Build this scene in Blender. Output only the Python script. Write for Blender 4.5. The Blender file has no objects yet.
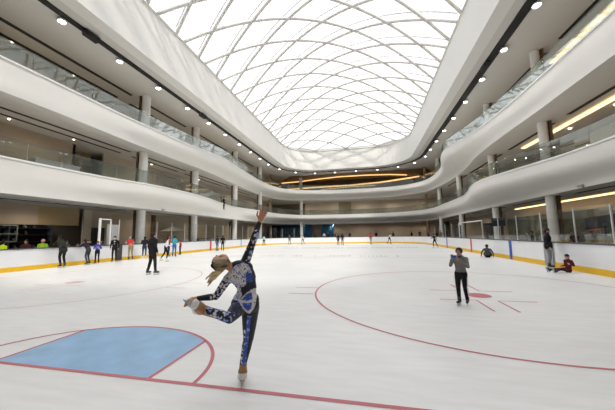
import bpy, bmesh, math, random
from mathutils import Vector, Matrix, noise
random.seed(7)
sc = bpy.context.scene
col = sc.collection
PI = math.pi

# ------------------------------------------------------------------ helpers
def link(name, me, mat=None, parent=None, kind=None):
    o = bpy.data.objects.new(name, me)
    if mat is not None:
        if isinstance(mat, (list, tuple)):
            for m in mat: me.materials.append(m)
        else: me.materials.append(mat)
    if parent is not None: o.parent = parent
    if kind: o['kind'] = kind
    col.objects.link(o)
    return o

def mesh_from(verts, faces, smooth=False, name='m'):
    me = bpy.data.meshes.new(name)
    me.from_pydata([tuple(v) for v in verts], [], faces)
    me.update()
    if smooth:
        for p in me.polygons: p.use_smooth = True
    return me

def thing(name, label, cat, loc=(0, 0, 0), rz=0, group=None):
    o = bpy.data.objects.new(name, None)
    o.empty_display_size = .2
    o.location = loc; o.rotation_euler = (0, 0, rz)
    o['label'] = label; o['category'] = cat
    if group: o['group'] = group
    col.objects.link(o)
    return o

def tag(o, label, cat, group=None, kind=None):
    o['label'] = label; o['category'] = cat
    if group: o['group'] = group
    if kind: o['kind'] = kind
    return o

class MB:
    """collects simple solids in one mesh"""
    def __init__(s): s.v = []; s.f = []
    def add(s, vs, fs):
        b = len(s.v); s.v += [tuple(v) for v in vs]; s.f += [tuple(i + b for i in f) for f in fs]
    def box(s, x0, x1, y0, y1, z0, z1, M=None):
        vs = [Vector(p) for p in ((x0,y0,z0),(x1,y0,z0),(x1,y1,z0),(x0,y1,z0),(x0,y0,z1),(x1,y0,z1),(x1,y1,z1),(x0,y1,z1))]
        if M: vs = [M @ v for v in vs]
        s.add(vs, [(0,3,2,1),(4,5,6,7),(0,1,5,4),(1,2,6,5),(2,3,7,6),(3,0,4,7)])
    def rod(s, a, b, ra, rb=None, n=10):
        a = Vector(a); b = Vector(b); rb = ra if rb is None else rb
        d = (b - a).normalized(); u = d.orthogonal().normalized(); w = d.cross(u)
        vs = []
        for p, r in ((a, ra), (b, rb)):
            for i in range(n):
                t = 2*PI*i/n; vs.append(p + (u*math.cos(t) + w*math.sin(t))*r)
        fs = [(i, (i+1) % n, n+(i+1) % n, n+i) for i in range(n)]
        fs.append(tuple(range(n-1, -1, -1))); fs.append(tuple(range(n, 2*n)))
        s.add(vs, fs)
    def tube(s, pts, r, n=6, closed=False):
        pts = [Vector(p) for p in pts]; m = len(pts); vs = []
        for i, p in enumerate(pts):
            if closed: t = pts[(i+1) % m] - pts[i-1]
            else: t = pts[min(i+1, m-1)] - pts[max(i-1, 0)]
            t.normalize(); u = t.cross(Vector((0, 0, 1)))
            if u.length < 1e-3: u = Vector((1, 0, 0))
            u.normalize(); w = u.cross(t)
            for k in range(n):
                a = 2*PI*k/n; vs.append(p + (u*math.cos(a) + w*math.sin(a))*r)
        fs = []
        for i in range(m if closed else m-1):
            j = (i+1) % m
            for k in range(n): fs.append((i*n+k, i*n+(k+1) % n, j*n+(k+1) % n, j*n+k))
        if not closed: fs.append(tuple(range(n-1, -1, -1))); fs.append(tuple((m-1)*n+k for k in range(n)))
        s.add(vs, fs)
    def ball(s, c, r, n=10, sz=1.0):
        c = Vector(c); vs = [c + Vector((0, 0, r*sz))]; k = n//2
        for i in range(1, k):
            ph = PI*i/k
            for j in range(n):
                th = 2*PI*j/n
                vs.append(c + Vector((r*math.sin(ph)*math.cos(th), r*math.sin(ph)*math.sin(th), r*sz*math.cos(ph))))
        vs.append(c - Vector((0, 0, r*sz))); L = len(vs)-1; fs = []
        for j in range(n): fs.append((0, 1+j, 1+(j+1) % n)); fs.append((L, L-n+(j+1) % n, L-n+j))
        for i in range(k-2):
            for j in range(n):
                a = 1+i*n+j; b = 1+i*n+(j+1) % n; fs.append((a, a+n, b+n, b))
        s.add(vs, fs)
    def build(s, name, mat, parent=None, smooth=False, kind=None):
        return link(name, mesh_from(s.v, s.f, smooth, name), mat, parent, kind)

def bevel(o, w=.01, seg=2):
    m = o.modifiers.new('bevel', 'BEVEL'); m.width = w; m.segments = seg; m.limit_method = 'ANGLE'
    return o

# ------------------------------------------------------------------ materials
MATS = {}
def mat(name, colr, rough=.6, metal=0, spec=.5, noise_amt=0, nscale=3, emit=None, estr=1, bump=0):
    if name in MATS: return MATS[name]
    m = bpy.data.materials.new(name); m.use_nodes = True; nt = m.node_tree
    b = nt.nodes['Principled BSDF']
    b.inputs['Base Color'].default_value = (*colr, 1)
    b.inputs['Roughness'].default_value = rough; b.inputs['Metallic'].default_value = metal
    b.inputs['Specular IOR Level'].default_value = spec
    if noise_amt or bump:
        tc = nt.nodes.new('ShaderNodeTexCoord'); nz = nt.nodes.new('ShaderNodeTexNoise')
        nz.inputs['Scale'].default_value = nscale; nz.inputs['Detail'].default_value = 5
        nt.links.new(tc.outputs['Object'], nz.inputs['Vector'])
        if noise_amt:
            r = nt.nodes.new('ShaderNodeValToRGB')
            r.color_ramp.elements[0].position = .3; r.color_ramp.elements[1].position = .7
            r.color_ramp.elements[0].color = (*[c*(1-noise_amt) for c in colr], 1)
            r.color_ramp.elements[1].color = (*[min(1, c*(1+noise_amt)) for c in colr], 1)
            nt.links.new(nz.outputs['Fac'], r.inputs[0]); nt.links.new(r.outputs[0], b.inputs['Base Color'])
        if bump:
            bp = nt.nodes.new('ShaderNodeBump'); bp.inputs['Strength'].default_value = bump; bp.inputs['Distance'].default_value = .02
            nt.links.new(nz.outputs['Fac'], bp.inputs['Height']); nt.links.new(bp.outputs[0], b.inputs['Normal'])
    if emit:
        b.inputs['Emission Color'].default_value = (*emit, 1); b.inputs['Emission Strength'].default_value = estr
    MATS[name] = m
    return m

def glassy(name, tint, opac, rough=.03, refl=.12, k=.55):
    """thin pane: clear with a faint tint and mirror-like Fresnel reflection"""
    m = bpy.data.materials.new(name); m.use_nodes = True; nt = m.node_tree
    for n in list(nt.nodes):
        if n.type != 'OUTPUT_MATERIAL': nt.nodes.remove(n)
    out = [n for n in nt.nodes if n.type == 'OUTPUT_MATERIAL'][0]
    tr = nt.nodes.new('ShaderNodeBsdfTransparent'); tr.inputs[0].default_value = (*tint, 1)
    gl = nt.nodes.new('ShaderNodeBsdfGlossy'); gl.inputs['Roughness'].default_value = rough
    gl.inputs[0].default_value = (.9, .95, .93, 1)
    df = nt.nodes.new('ShaderNodeBsdfDiffuse'); df.inputs[0].default_value = (.55, .6, .57, 1)
    fr = nt.nodes.new('ShaderNodeLayerWeight'); fr.inputs['Blend'].default_value = .25
    mp = nt.nodes.new('ShaderNodeMath'); mp.operation = 'MULTIPLY_ADD'; mp.inputs[1].default_value = k; mp.inputs[2].default_value = refl
    nt.links.new(fr.outputs['Fresnel'], mp.inputs[0])
    mx = nt.nodes.new('ShaderNodeMixShader'); nt.links.new(mp.outputs[0], mx.inputs[0])
    nt.links.new(tr.outputs[0], mx.inputs[1]); nt.links.new(gl.outputs[0], mx.inputs[2])
    m2 = nt.nodes.new('ShaderNodeMixShader'); m2.inputs[0].default_value = opac
    nt.links.new(mx.outputs[0], m2.inputs[1]); nt.links.new(df.outputs[0], m2.inputs[2])
    nt.links.new(m2.outputs[0], out.inputs['Surface'])
    return m

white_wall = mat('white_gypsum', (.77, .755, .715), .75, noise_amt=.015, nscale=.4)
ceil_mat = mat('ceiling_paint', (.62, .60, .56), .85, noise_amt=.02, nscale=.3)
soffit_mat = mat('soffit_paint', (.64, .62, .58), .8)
col_mat = mat('column_paint', (.85, .84, .81), .6)
wood_brown = mat('brown_cladding', (.12, .075, .045), .5, noise_amt=.2, nscale=2)
hoard = mat('beige_hoarding', (.46, .375, .285), .8, noise_amt=.05, nscale=.5)
hoard2 = mat('pale_hoarding', (.58, .51, .42), .8, noise_amt=.05, nscale=.5)
hoard_gold = mat('ochre_panel', (.42, .32, .17), .7)
black_slot = mat('black_metal', (.008, .008, .009), .6)
dark = mat('dark_interior', (.022, .021, .021), .8)
darkgrey = mat('dark_grey', (.06, .06, .065), .6)
steel = mat('steel', (.55, .56, .57), .3, metal=1)
alu = mat('aluminium_post', (.72, .74, .75), .4, metal=.6)
pipe = mat('roof_pipe_paint', (.68, .665, .62), .5)
rail_mat = mat('white_cap', (.84, .84, .83), .45)
gold_light = mat('warm_cove_light', (.9, .7, .4), .6, emit=(1, .70, .34), estr=2.0)
gold_dim = mat('warm_wood_light', (.7, .5, .25), .6, emit=(1, .62, .24), estr=1.2)
lamp_glow = mat('lamp_glow', (1, 1, 1), .5, emit=(1, .97, .93), estr=7)
down_glow = mat('downlight_glow', (1, 1, 1), .5, emit=(1, .86, .66), estr=9)
board_white = mat('board_white', (.84, .85, .87), .35, noise_amt=.02, nscale=1.2)
board_yellow = mat('kick_yellow', (.83, .50, .015), .45)
board_cap = mat('board_cap_dark', (.07, .075, .08), .5)
red_paint = mat('board_red', (.62, .04, .05), .4)
blue_paint = mat('board_blue', (.03, .10, .48), .4)
pale_blue = mat('board_pale_blue', (.22, .42, .75), .4)
glass_rail = glassy('balustrade_glass', (.77, .80, .775), .045, .01, .05, .25)
glass_board = glassy('board_shield', (.97, .98, .975), .003, .02, .012, .09)
rubber = mat('rubber_floor', (.09, .09, .095), .8)
deck_mat = mat('gallery_tile', (.5, .48, .45), .35)
curtain = mat('blue_curtain', (.03, .12, .24), .85)
wood_ceiling = mat('wood_ceiling', (.22, .13, .065), .55, noise_amt=.15, nscale=1.5)
roof_out = mat('roof_outside', (.5, .5, .5), .8)

# ------------------------------------------------------------------ curves
def catmull(pts, per=8):
    """closed Catmull-Rom through tuples of any size"""
    out = []; n = len(pts)
    for i in range(n):
        p0, p1, p2, p3 = pts[i-1], pts[i], pts[(i+1) % n], pts[(i+2) % n]
        for k in range(per):
            t = k/per; t2 = t*t; t3 = t2*t
            out.append(tuple(.5*((2*b) + (-a+c)*t + (2*a-5*b+4*c-d)*t2 + (-a+3*b-3*c+d)*t3) for a, b, c, d in zip(p0, p1, p2, p3)))
    return out

def rrect(x0, x1, y0, y1, r, side=24, cor=12):
    """closed rounded rectangle, counter-clockwise, always side*4+cor*4 points"""
    out = []
    cs = [((x1-r, y0+r), -PI/2), ((x1-r, y1-r), 0), ((x0+r, y1-r), PI/2), ((x0+r, y0+r), PI)]
    ends = []
    for (c, a0) in cs:
        ends.append([(c[0]+r*math.cos(a0+PI/2*k/(cor-1)), c[1]+r*math.sin(a0+PI/2*k/(cor-1))) for k in range(cor)])
    for i in range(4):
        out += ends[i]
        a = ends[i][-1]; b = ends[(i+1) % 4][0]
        for k in range(1, side+1):
            t = k/(side+1); out.append((a[0]*(1-t)+b[0]*t, a[1]*(1-t)+b[1]*t))
    return out

def ring_mesh(rows, smooth=False, closed=True):
    """rows: lists of 3D points, same count; quads between successive rows"""
    n = len(rows[0]); vs = [p for r in rows for p in r]; fs = []
    for j in range(len(rows)-1):
        for i in range(n if closed else n-1):
            k = (i+1) % n
            fs.append((j*n+i, j*n+k, (j+1)*n+k, (j+1)*n+i))
    return mesh_from(vs, fs, smooth)

def offset_closed(pts, d):
    """offset outward (pts counter-clockwise => right side is outside)"""
    n = len(pts); out = []
    for i in range(n):
        a = Vector(pts[i-1][:2]); b = Vector(pts[(i+1) % n][:2]); t = (b-a).normalized()
        out.append((pts[i][0]+t.y*d, pts[i][1]-t.x*d))
    return out

# ------------------------------------------------------------------ ice and floors
IX0, IX1, IY0, IY1, IR = -18.25, 8.5, -1.6, 50.6, 8.0
def ice_material():
    m = bpy.data.materials.new('ice'); m.use_nodes = True; nt = m.node_tree; b = nt.nodes['Principled BSDF']
    tc = nt.nodes.new('ShaderNodeTexCoord')
    n1 = nt.nodes.new('ShaderNodeTexNoise'); n1.inputs['Scale'].default_value = .35; n1.inputs['Detail'].default_value = 6
    mp = nt.nodes.new('ShaderNodeMapping'); mp.inputs['Scale'].default_value = (.6, 3.2, 1); mp.inputs['Rotation'].default_value = (0, 0, .3)
    n2 = nt.nodes.new('ShaderNodeTexNoise'); n2.inputs['Scale'].default_value = 2.2; n2.inputs['Detail'].default_value = 8
    nt.links.new(tc.outputs['Object'], n1.inputs['Vector']); nt.links.new(tc.outputs['Object'], mp.inputs['Vector']); nt.links.new(mp.outputs[0], n2.inputs['Vector'])
    mx = nt.nodes.new('ShaderNodeMath'); mx.operation = 'MULTIPLY_ADD'; mx.inputs[1].default_value = .5
    nt.links.new(n2.outputs['Fac'], mx.inputs[0])
    h = nt.nodes.new('ShaderNodeMath'); h.operation = 'MULTIPLY'; h.inputs[1].default_value = .5; nt.links.new(n1.outputs['Fac'], h.inputs[0]); nt.links.new(h.outputs[0], mx.inputs[2])
    r = nt.nodes.new('ShaderNodeValToRGB'); r.color_ramp.elements[0].position = .35; r.color_ramp.elements[1].position = .65
    r.color_ramp.elements[0].color = (.71, .71, .70, 1); r.color_ramp.elements[1].color = (.82, .82, .81, 1)
    nt.links.new(mx.outputs[0], r.inputs[0]); nt.links.new(r.outputs[0], b.inputs['Base Color'])
    rr = nt.nodes.new('ShaderNodeMapRange'); rr.inputs['To Min'].default_value = .22; rr.inputs['To Max'].default_value = .5
    nt.links.new(mx.outputs[0], rr.inputs[0]); nt.links.new(rr.outputs[0], b.inputs['Roughness'])
    b.inputs['Specular IOR Level'].default_value = .35
    return m
ice_mat = ice_material()
rk = rrect(IX0, IX1, IY0, IY1, IR)
vs = [(x, y, 0) for x, y in rk] + [(x, y, -.1) for x, y in rk]; n = len(rk)
link('floor', mesh_from(vs, [tuple(range(n))] + [(i, n+i, n+(i+1) % n, (i+1) % n) for i in range(n)]), ice_mat, None, 'structure')
OX0, OX1, OY0, OY1 = -27.5, 19.5, -16.5, 68.5
outer = rrect(OX0, OX1, OY0, OY1, .05)
link('floor', ring_mesh([[(x, y, -.02) for x, y in rk], [(x, y, -.02) for x, y in outer]]), rubber, None, 'structure')

def pm(name, colr):
    return mat(name, colr, .45)
ice_red = pm('ice_red', (.50, .13, .15)); ice_red_far = pm('ice_red_thin', (.66, .42, .42)); ice_blue = mat('ice_crease_blue', (.26, .45, .67), .4, noise_amt=.12, nscale=2.5); ice_blue_line = pm('ice_blue_line', (.45, .5, .62)); ice_grey = pm('ice_grey_print', (.38, .38, .38))
MZ = .003
def ice_path(mb, pts, w, closed=False, z=MZ):
    n = len(pts); L = []; R = []
    for i in range(n):
        a = Vector(pts[i-1] if (closed or i > 0) else pts[i]); b = Vector(pts[(i+1) % n] if (closed or i < n-1) else pts[i])
        t = (b-a).normalized(); p = pts[i]
        L.append((p[0]-t.y*w/2, p[1]+t.x*w/2, z)); R.append((p[0]+t.y*w/2, p[1]-t.x*w/2, z))
    fs = [(i, n+i, n+(i+1) % n, (i+1) % n) for i in range(n if closed else n-1)]
    mb.add(L+R, fs)
def arc(cx, cy, a, b, t0, t1, n=64):
    return [(cx+a*math.cos(t0+(t1-t0)*i/n), cy+b*math.sin(t0+(t1-t0)*i/n)) for i in range(n+1)]
# goal line, crease
mb = MB(); ice_path(mb, [(IX0+2.0, 3.0), (IX1-2.0, 3.0)], .06); tag(mb.build('goal_line', ice_red), 'red goal line painted across the ice under the spinning skater', 'ice marking')
cr = thing('goal_crease', 'pale blue goal crease outlined in red beside the spinning skater', 'ice marking', (-3.93, 3.0, 0))
CX = -3.98; ea, eb = 1.93, 1.63
pts = [(x, y) for x, y in arc(CX, 3.03, ea, eb, 0, PI, 96)]
fill = [(-2.66, 3.03)] + [p for p in pts if -5.2 <= p[0] <= -2.66] + [(-5.2, 3.03)]
link('crease_fill', mesh_from([(x+3.93, y-3.0, .002) for x, y in fill], [tuple(range(len(fill)))]), ice_blue, cr)
mb = MB(); P = lambda l: [(x+3.93, y-3.0) for x, y in l]
ice_path(mb, P(pts), .05, z=.004)
for xx in (-2.66, -5.2):
    yy = 3.03+eb*math.sqrt(max(0, 1-((xx-CX)/ea)**2)); ice_path(mb, P([(xx, 3.03), (xx, yy)]), .05, z=.004)
mb.build('crease_outline', ice_red, cr)
def faceoff(cx, cy, label, rr=4.45, m1=ice_red, oy=.3):
    t = thing('faceoff_circle', label, 'ice marking', (cx, cy, 0), 0, 'end zone face-off circles')
    mb = MB(); ice_path(mb, arc(0, oy, rr, rr, 0, 2*PI, 128)[:-1], .05, True, z=.0035)
    for s in (-1, 1):
        for k in (-1, 1):
            ice_path(mb, [(s*rr, k*.45), (s*(rr+.75), k*.45)], .05)
    mb.build('circle_line', m1, t)
    mb = MB(); mb.add([(x, y, .0045) for x, y in arc(0, 0, .30, .30, 0, 2*PI, 32)[:-1]], [tuple(range(32))]); mb.build('dot', m1, t)
    for sx in (-1, 1):
        for sy in (-1, 1):
            mb = MB(); ice_path(mb, [(sx*.24-.02, sy*1.62), (sx*.24-.02, sy*.60), (sx*.24-.02+sx*.85, sy*.60)], .05, z=.004); mb.build('restraining_mark', m1, t)
    return t
faceoff(2.84, 8.42, 'red face-off circle around the boy in the grey jacket')
faceoff(-11.2, 8.7, 'faint red face-off circle around the man in black', m1=ice_red_far)
mb = MB(); ice_path(mb, [(IX0+.02, 20.4), (IX1-.02, 20.4)], .12); tag(mb.build('ice_line', ice_blue_line), 'faint blue line across the ice, nearer of the two', 'ice marking')
mb = MB(); ice_path(mb, [(IX0+.02, 33.2), (IX1-.02, 33.2)], .25); tag(mb.build('ice_line', ice_blue_line), 'faint blue line across the far ice before the end boards', 'ice marking')
mb = MB(); ice_path(mb, [(IX0+.02, 27.0), (IX1-.02, 27.0)], .12); tag(mb.build('ice_line', ice_red_far), 'faint red centre line between the two blue lines', 'ice marking')
mb = MB()
for i in range(46):
    x = -11.5 + i*.30
    if i % 9 in (7, 8) or i in (21, 22, 23): continue
    a = x; b = x+random.uniform(.12, .24); y0 = 21.5; 
    mb.add([(a, y0, MZ), (b, y0, MZ), (b, y0+random.uniform(.35, .8), MZ), (a, y0+random.uniform(.3, .7), MZ)], [(0, 1, 2, 3)])
tag(mb.build('ice_print', ice_grey), 'row of small grey printed characters along the near blue line', 'ice marking', kind='stuff')
mb = MB()
for i in range(40):
    x = -11 + i*.42
    if i % 7 == 5: continue
    mb.add([(x, 34.5, MZ), (x+.3, 34.5, MZ), (x+.3, 35.4, MZ), (x, 35.4, MZ)], [(0, 1, 2, 3)])
tag(mb.build('ice_print', ice_grey), 'row of small grey printed characters on the far ice', 'ice marking', kind='stuff')

# ------------------------------------------------------------------ rink boards
rb = thing('rink_boards', 'white dasher boards with yellow kick strip around the whole rink', 'rink boards', (0, 0, 0))
def board_ring(z0, z1, d0, d1, nm, m):
    a = offset_closed(rk, d0); b = offset_closed(rk, d1)
    me = ring_mesh([[(x, y, z0) for x, y in a], [(x, y, z1) for x, y in a], [(x, y, z1) for x, y in b], [(x, y, z0) for x, y in b], [(x, y, z0) for x, y in a]])
    return link(nm, me, m, rb)
board_ring(.24, 1.14, .02, .12, 'board_face', board_white)
board_ring(0, .24, .0, .12, 'kick_strip', board_yellow)
board_ring(1.14, 1.2, -.02, .16, 'cap_rail', board_cap)
def stripe(x, y, w, m, nm='painted_stripe', h0=.02):
    mb = MB(); s = 1 if x > -5 else -1
    mb.box(x-.012 if s > 0 else x, x if s > 0 else x+.012, y-w/2, y+w/2, h0, 1.14); mb.build(nm, m, rb)
stripe(IX0-.005, 29.5, .32, red_paint); stripe(IX0-.005, 37.5, .3, pale_blue)
stripe(IX1+.005, 19.35, .3, blue_paint); stripe(IX1+.005, 26.0, .3, red_paint); stripe(IX1+.005, 33.4, .3, blue_paint)
# shields on the boards
def shield(p, q, z1, post=True, frame=False):
    p = Vector(p); q = Vector(q); d = (q-p); L = d.length; d.normalize(); nrm = Vector((d.y, -d.x))
    M = Matrix(((d.x, nrm.x, 0, p.x), (d.y, nrm.y, 0, p.y), (0, 0, 1, 0), (0, 0, 0, 1)))
    mb = MB(); mb.box(.03, L-.03, -.008, .008, 1.2, z1, M); mb.build('shield_pane', glass_board, rb)
    if post:
        mb = MB(); mb.box(-.022, .022, -.022, .022, 1.2, z1, M); mb.build('shield_post', alu, rb)
    if frame:
        mb = MB(); mb.box(0, L, -.03, .03, z1-.07, z1, M); mb.box(L-.05, L+.02, -.03, .03, 1.2, z1, M); mb.build('shield_frame', rail_mat, rb)
xs = IX1+.08
ys = [12.0, 13.86]; y = 16.2
while y < 22: ys.append(y); y += 2.35
for a, b in zip(ys[:-1], ys[1:]): shield((xs, a), (xs, b), 2.65)
shield((xs, ys[-1]), (xs, 23.6), 2.65); shield((xs, 23.6), (xs, 29.1), 2.62, frame=True)
for k in range(5): shield((xs, 29.1+k*2.5), (xs, 31.6+k*2.5), 2.6)
xl = IX0-.08
shield((xl, 15.68), (xl, 16.5), 3.05, frame=True)
mb = MB(); mb.box(xl-.05, xl+.05, 15.6, 15.72, 1.2, 3.08); mb.build('shield_post', rail_mat, rb)
y = 17.2
while y < 42: shield((xl, y), (xl, y+1.9), 3.05); y += 1.9
# curved far corners and left end
o2 = offset_closed(rk, .08)
idx = [i for i, p in enumerate(o2) if p[1] > 42.5 and p[0] < -10.5]
idx.sort(key=lambda i: o2[i][0]+o2[i][1]*.8)
cp = [o2[i] for i in idx][::2]
for a, b in zip(cp[:-1], cp[1:]): shield(a, b, 2.9)
# open gate with a dark frame on the left and one on the right
mb = MB(); mb.box(IX0+.005, IX0+.045, 16.95, 17.45, .05, 1.22); tag(mb.build('board_gate', darkgrey), 'dark grey bench gate in the left boards beside the masked man', 'gate')
mb = MB(); mb.box(IX1-.045, IX1-.005, 15.3, 15.95, .05, 1.16); tag(mb.build('board_gate', mat('gate_grey', (.32, .33, .34), .5)), 'grey gate in the right boards behind the person in the black coat', 'gate')

# ------------------------------------------------------------------ columns
ccap = 14.9
def column(x, y, label, r=.36, brown=1, m=None):
    t = thing('column', label, 'column', (x, y, 0), 0, 'round white columns')
    n = 24; rows = []
    for z in (0, ccap):
        rows.append([(r*math.cos(2*PI*i/n), r*math.sin(2*PI*i/n), z) for i in range(n)])
    link('shaft', ring_mesh(rows, True), m or col_mat, t)
    if brown:
        s = brown; mb = MB(); mb.box(min(s*(r-.03), s*(r+.12)), max(s*(r-.03), s*(r+.12)), -.34, .30, 0, ccap); mb.build('back_panel', wood_brown, t)
    return t
ords = ['nearest', 'second', 'third', 'fourth']
for i, y in enumerate((20.9, 28.7, 38.8, 48.9)):
    column(-20, y, f'{ords[i]} tall round white column along the left galleries', brown=-1)
for i, y in enumerate((22.2, 30.7, 41.1, 51.8)):
    column(12.5, y, f'{ords[i]} tall round white column along the right galleries', r=.29, brown=1)
column(-14.9, 61.2, 'round white column at the far end left of the blue curtains', brown=0)
column(-20.6, 56.2, 'thin brown column in the far left corner of the galleries', r=.28, brown=0, m=mat('tan_column', (.33, .24, .15), .6))
column(11.6, 58.5, 'thin brown column in the far right corner of the top gallery', r=.28, brown=0, m=MATS['tan_column'])

# ------------------------------------------------------------------ balconies
A = [(-18.6,-9,-18.6,-9),(-18.6,0,-18.6,0),(-18.6,8,-18.6,8),(-18.5,12.5,-18.6,12.5),(-18.2,16,-18.6,16),(-17.45,19.2,-18.6,20),(-17.3,22.3,-18.65,23.5),(-17.4,25.2,-18.7,26.8),
 (-17.9,28.6,-18.8,30),(-18.6,31.8,-19.0,32.5),(-19.25,35.5,-19.25,35.8),(-19.3,39,-19.35,39.2),(-18.6,43.8,-19.4,43.8),(-18.3,50,-19.6,50),(-17,55.2,-18.6,57),(-13.8,59.3,-15.0,61.4),(-6,60.9,-6.5,63),
 (3.5,60.6,3.8,63),(8.7,57.8,9.6,60.6),(11.2,52.5,12.3,54.8),(11.45,45,12.3,46),(11.3,36.5,12.2,37.6),(10.7,32.6,12.15,33.8),(9.85,29.2,12.1,31),(9.45,26.6,12.05,28.6),(9.45,24.9,12.0,26.4),(9.85,22.9,12.0,24),(10.5,20.4,12.0,21.2),(11.1,17.6,12.0,18),(11.35,14.5,12.1,14.8),(11.5,8,12.1,8),(11.6,-9,12.1,-9),(6,-13.2,6.3,-13.4),(-13,-13.2,-13.3,-13.4)]
B = [(-18.7,-9,-18.6,-9),(-18.7,0,-18.6,0),(-18.65,9.5,-18.55,9.5),(-18.6,13,-18.55,13),(-18.6,17,-18.7,17),(-18.4,20.5,-18.8,20.6),(-18.2,23.8,-18.8,24),(-17.7,26.8,-18.7,27),(-17.25,29.6,-18.8,30),(-17.35,32.2,-19.0,32.6),
 (-17.8,36,-19.4,36.5),(-18.1,39.8,-19.7,40),(-18.4,44.5,-20.0,44.8),(-18.2,50.2,-20.0,50.4),(-16.8,54.8,-18.8,56.4),(-13.2,57.9,-14.8,60),(-6,59.5,-6.8,61.2),(2.5,59.4,2.8,61),(7,57.9,7.6,59),(9.9,54.9,10.9,55),(11.0,51.5,11.7,51.5),(11.15,46.8,12.1,46.8),
 (10.75,42.3,12.3,42.3),(9.55,37.6,12.1,38),(9.15,34.4,11.7,34.4),(9.6,31.8,11.3,31.6),(10.45,27.6,11.05,27.4),(10.8,23.2,11.0,23.2),(10.9,20,11.05,20),(10.95,16.5,11.0,16.5),(10.95,12,11.0,12),(10.95,5,11.0,5),(10.95,-9,11.0,-9),(6,-13.2,6,-13.4),(-13,-13.2,-13,-13.4)]
# lists run clockwise seen from above -> reverse so that the right-hand side is outside
wallpath = rrect(OX0+.02, OX1-.02, OY0+.02, OY1-.02, .05)
def balcony(ctrl, z0, z1, glass_h, label, blend):
    cur = catmull(list(reversed(ctrl)), 8)
    T = [(c[0], c[1]) for c in cur]; Bm = [(c[2], c[3]) for c in cur]; n = len(cur)
    t = thing('balcony', label, 'balcony', (0, 0, z0), 0)
    def off(p, d): return offset_closed(p, d)
    rows = []; K = 10
    for k in range(K+1):
        s = k/K
        # swelling: bottom stays near the slab edge, the belly swings out to the top curve
        w = (math.sin(min(1, s/blend)*PI/2))**1.6 if s < blend else 1
        w = w*w*(3-2*w)
        z = (z1-z0)*s
        rows.append([(b[0]*(1-w)+a[0]*w, b[1]*(1-w)+a[1]*w, z) for a, b in zip(T, Bm)])
    top_in = off(T, .28)
    back = off(Bm, .0)
    rows.append([(x, y, z1-z0) for x, y in top_in])
    rows.append([(x, y, z1-z0-.9) for x, y in top_in])
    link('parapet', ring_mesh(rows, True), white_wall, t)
    # smooth shading only for the belly
    me = t.children[0].data if t.children else None
    # cap lip
    o1 = off(T, -.05); o2_ = off(T, .33); h = z1-z0
    link('cap_lip', ring_mesh([[(x, y, h-.03) for x, y in o1], [(x, y, h+.06) for x, y in o1], [(x, y, h+.06) for x, y in o2_], [(x, y, h-.03) for x, y in o2_], [(x, y, h-.03) for x, y in o1]]), rail_mat, t)
    # soffit: from bottom edge out to the rear walls (radial match by nearest angle)
    c0 = Vector((-4, 24))
    def outpt(p):
        # push the point straight outward to the outer rectangle
        d = Vector(p)-c0
        # scale to rectangle with larger room
        sx = (OX1-c0.x)/d.x if d.x > 0 else (OX0-c0.x)/d.x if d.x < 0 else 1e9
        sy = (OY1-c0.y)/d.y if d.y > 0 else (OY0-c0.y)/d.y if d.y < 0 else 1e9
        s = min(sx, sy); q = c0+d*s; return (q.x, q.y)
    O = [outpt(p) for p in Bm]
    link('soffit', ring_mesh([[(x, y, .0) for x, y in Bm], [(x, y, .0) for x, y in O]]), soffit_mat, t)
    link('gallery_deck', ring_mesh([[(x, y, h-.75) for x, y in top_in], [(x, y, h-.75) for x, y in O]]), deck_mat, t)
    # glass panels on the visible stretch
    g = off(T, .14); G = []
    # resample at equal length
    pts = [Vector(p) for p in g]; L = [0]
    for i in range(n): L.append(L[-1]+(pts[(i+1) % n]-pts[i]).length)
    tot = L[-1]; m = int(tot/1.75)
    def at(s):
        s %= tot
        for i in range(n):
            if L[i+1] >= s:
                f = (s-L[i])/max(1e-6, L[i+1]-L[i]); return pts[i].lerp(pts[(i+1) % n], f)
    cnt = 0; hr = MB(); rail = []
    for k in range(m):
        a = at(tot*k/m+.015); b = at(tot*(k+1)/m-.015); c = at(tot*(k+.5)/m)
        if min(a.y, b.y) < 6.5: continue
        if cnt >= 100: break
        nrm = Vector((b.y-a.y, a.x-b.x)).normalized()*.012
        vs = []
        for p in (a, c, b):
            for z in (h+.05, h+glass_h):
                vs += [(p.x-nrm.x/2, p.y-nrm.y/2, z), (p.x+nrm.x/2, p.y+nrm.y/2, z)]
        fs = []
        for q in (0, 4):
            fs += [(q+0, q+4, q+6, q+2), (q+1, q+3, q+7, q+5), (q+2, q+6, q+7, q+3)]
        fs += [(0, 2, 3, 1), (8, 9, 11, 10)]
        link('glass_panel', mesh_from(vs, fs), glass_rail, t); cnt += 1
    return t, T, Bm, at, tot
balA = balcony(A, 4.12, 6.0, 1.12, 'lower white wavy gallery parapet ring with glass railing, just above the rink', .75)
balB = balcony(B, 9.46, 11.32, 1.15, 'upper white wavy gallery parapet ring with glass railing, below the ceiling spotlights', .75)

# thin dark hand line along the glass top of both galleries
for (t, T, Bm, at, tot), h, m_ in ((balA, 1.88+1.12, darkgrey), (balB, 1.86+1.15, darkgrey)):
    pts = [at(tot*i/400) for i in range(400)]
    k0 = [i for i in range(400) if pts[i].y > 6.5]
    # rotate so the run is continuous
    st = [i for i in k0 if (i-1) % 400 not in k0][0]; run = [(st+j) % 400 for j in range(len(k0))]
    mb = MB(); mb.tube([(pts[i].x, pts[i].y, h+.008) for i in run], .012, 5); mb.build('top_rail', m_, t)

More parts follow.
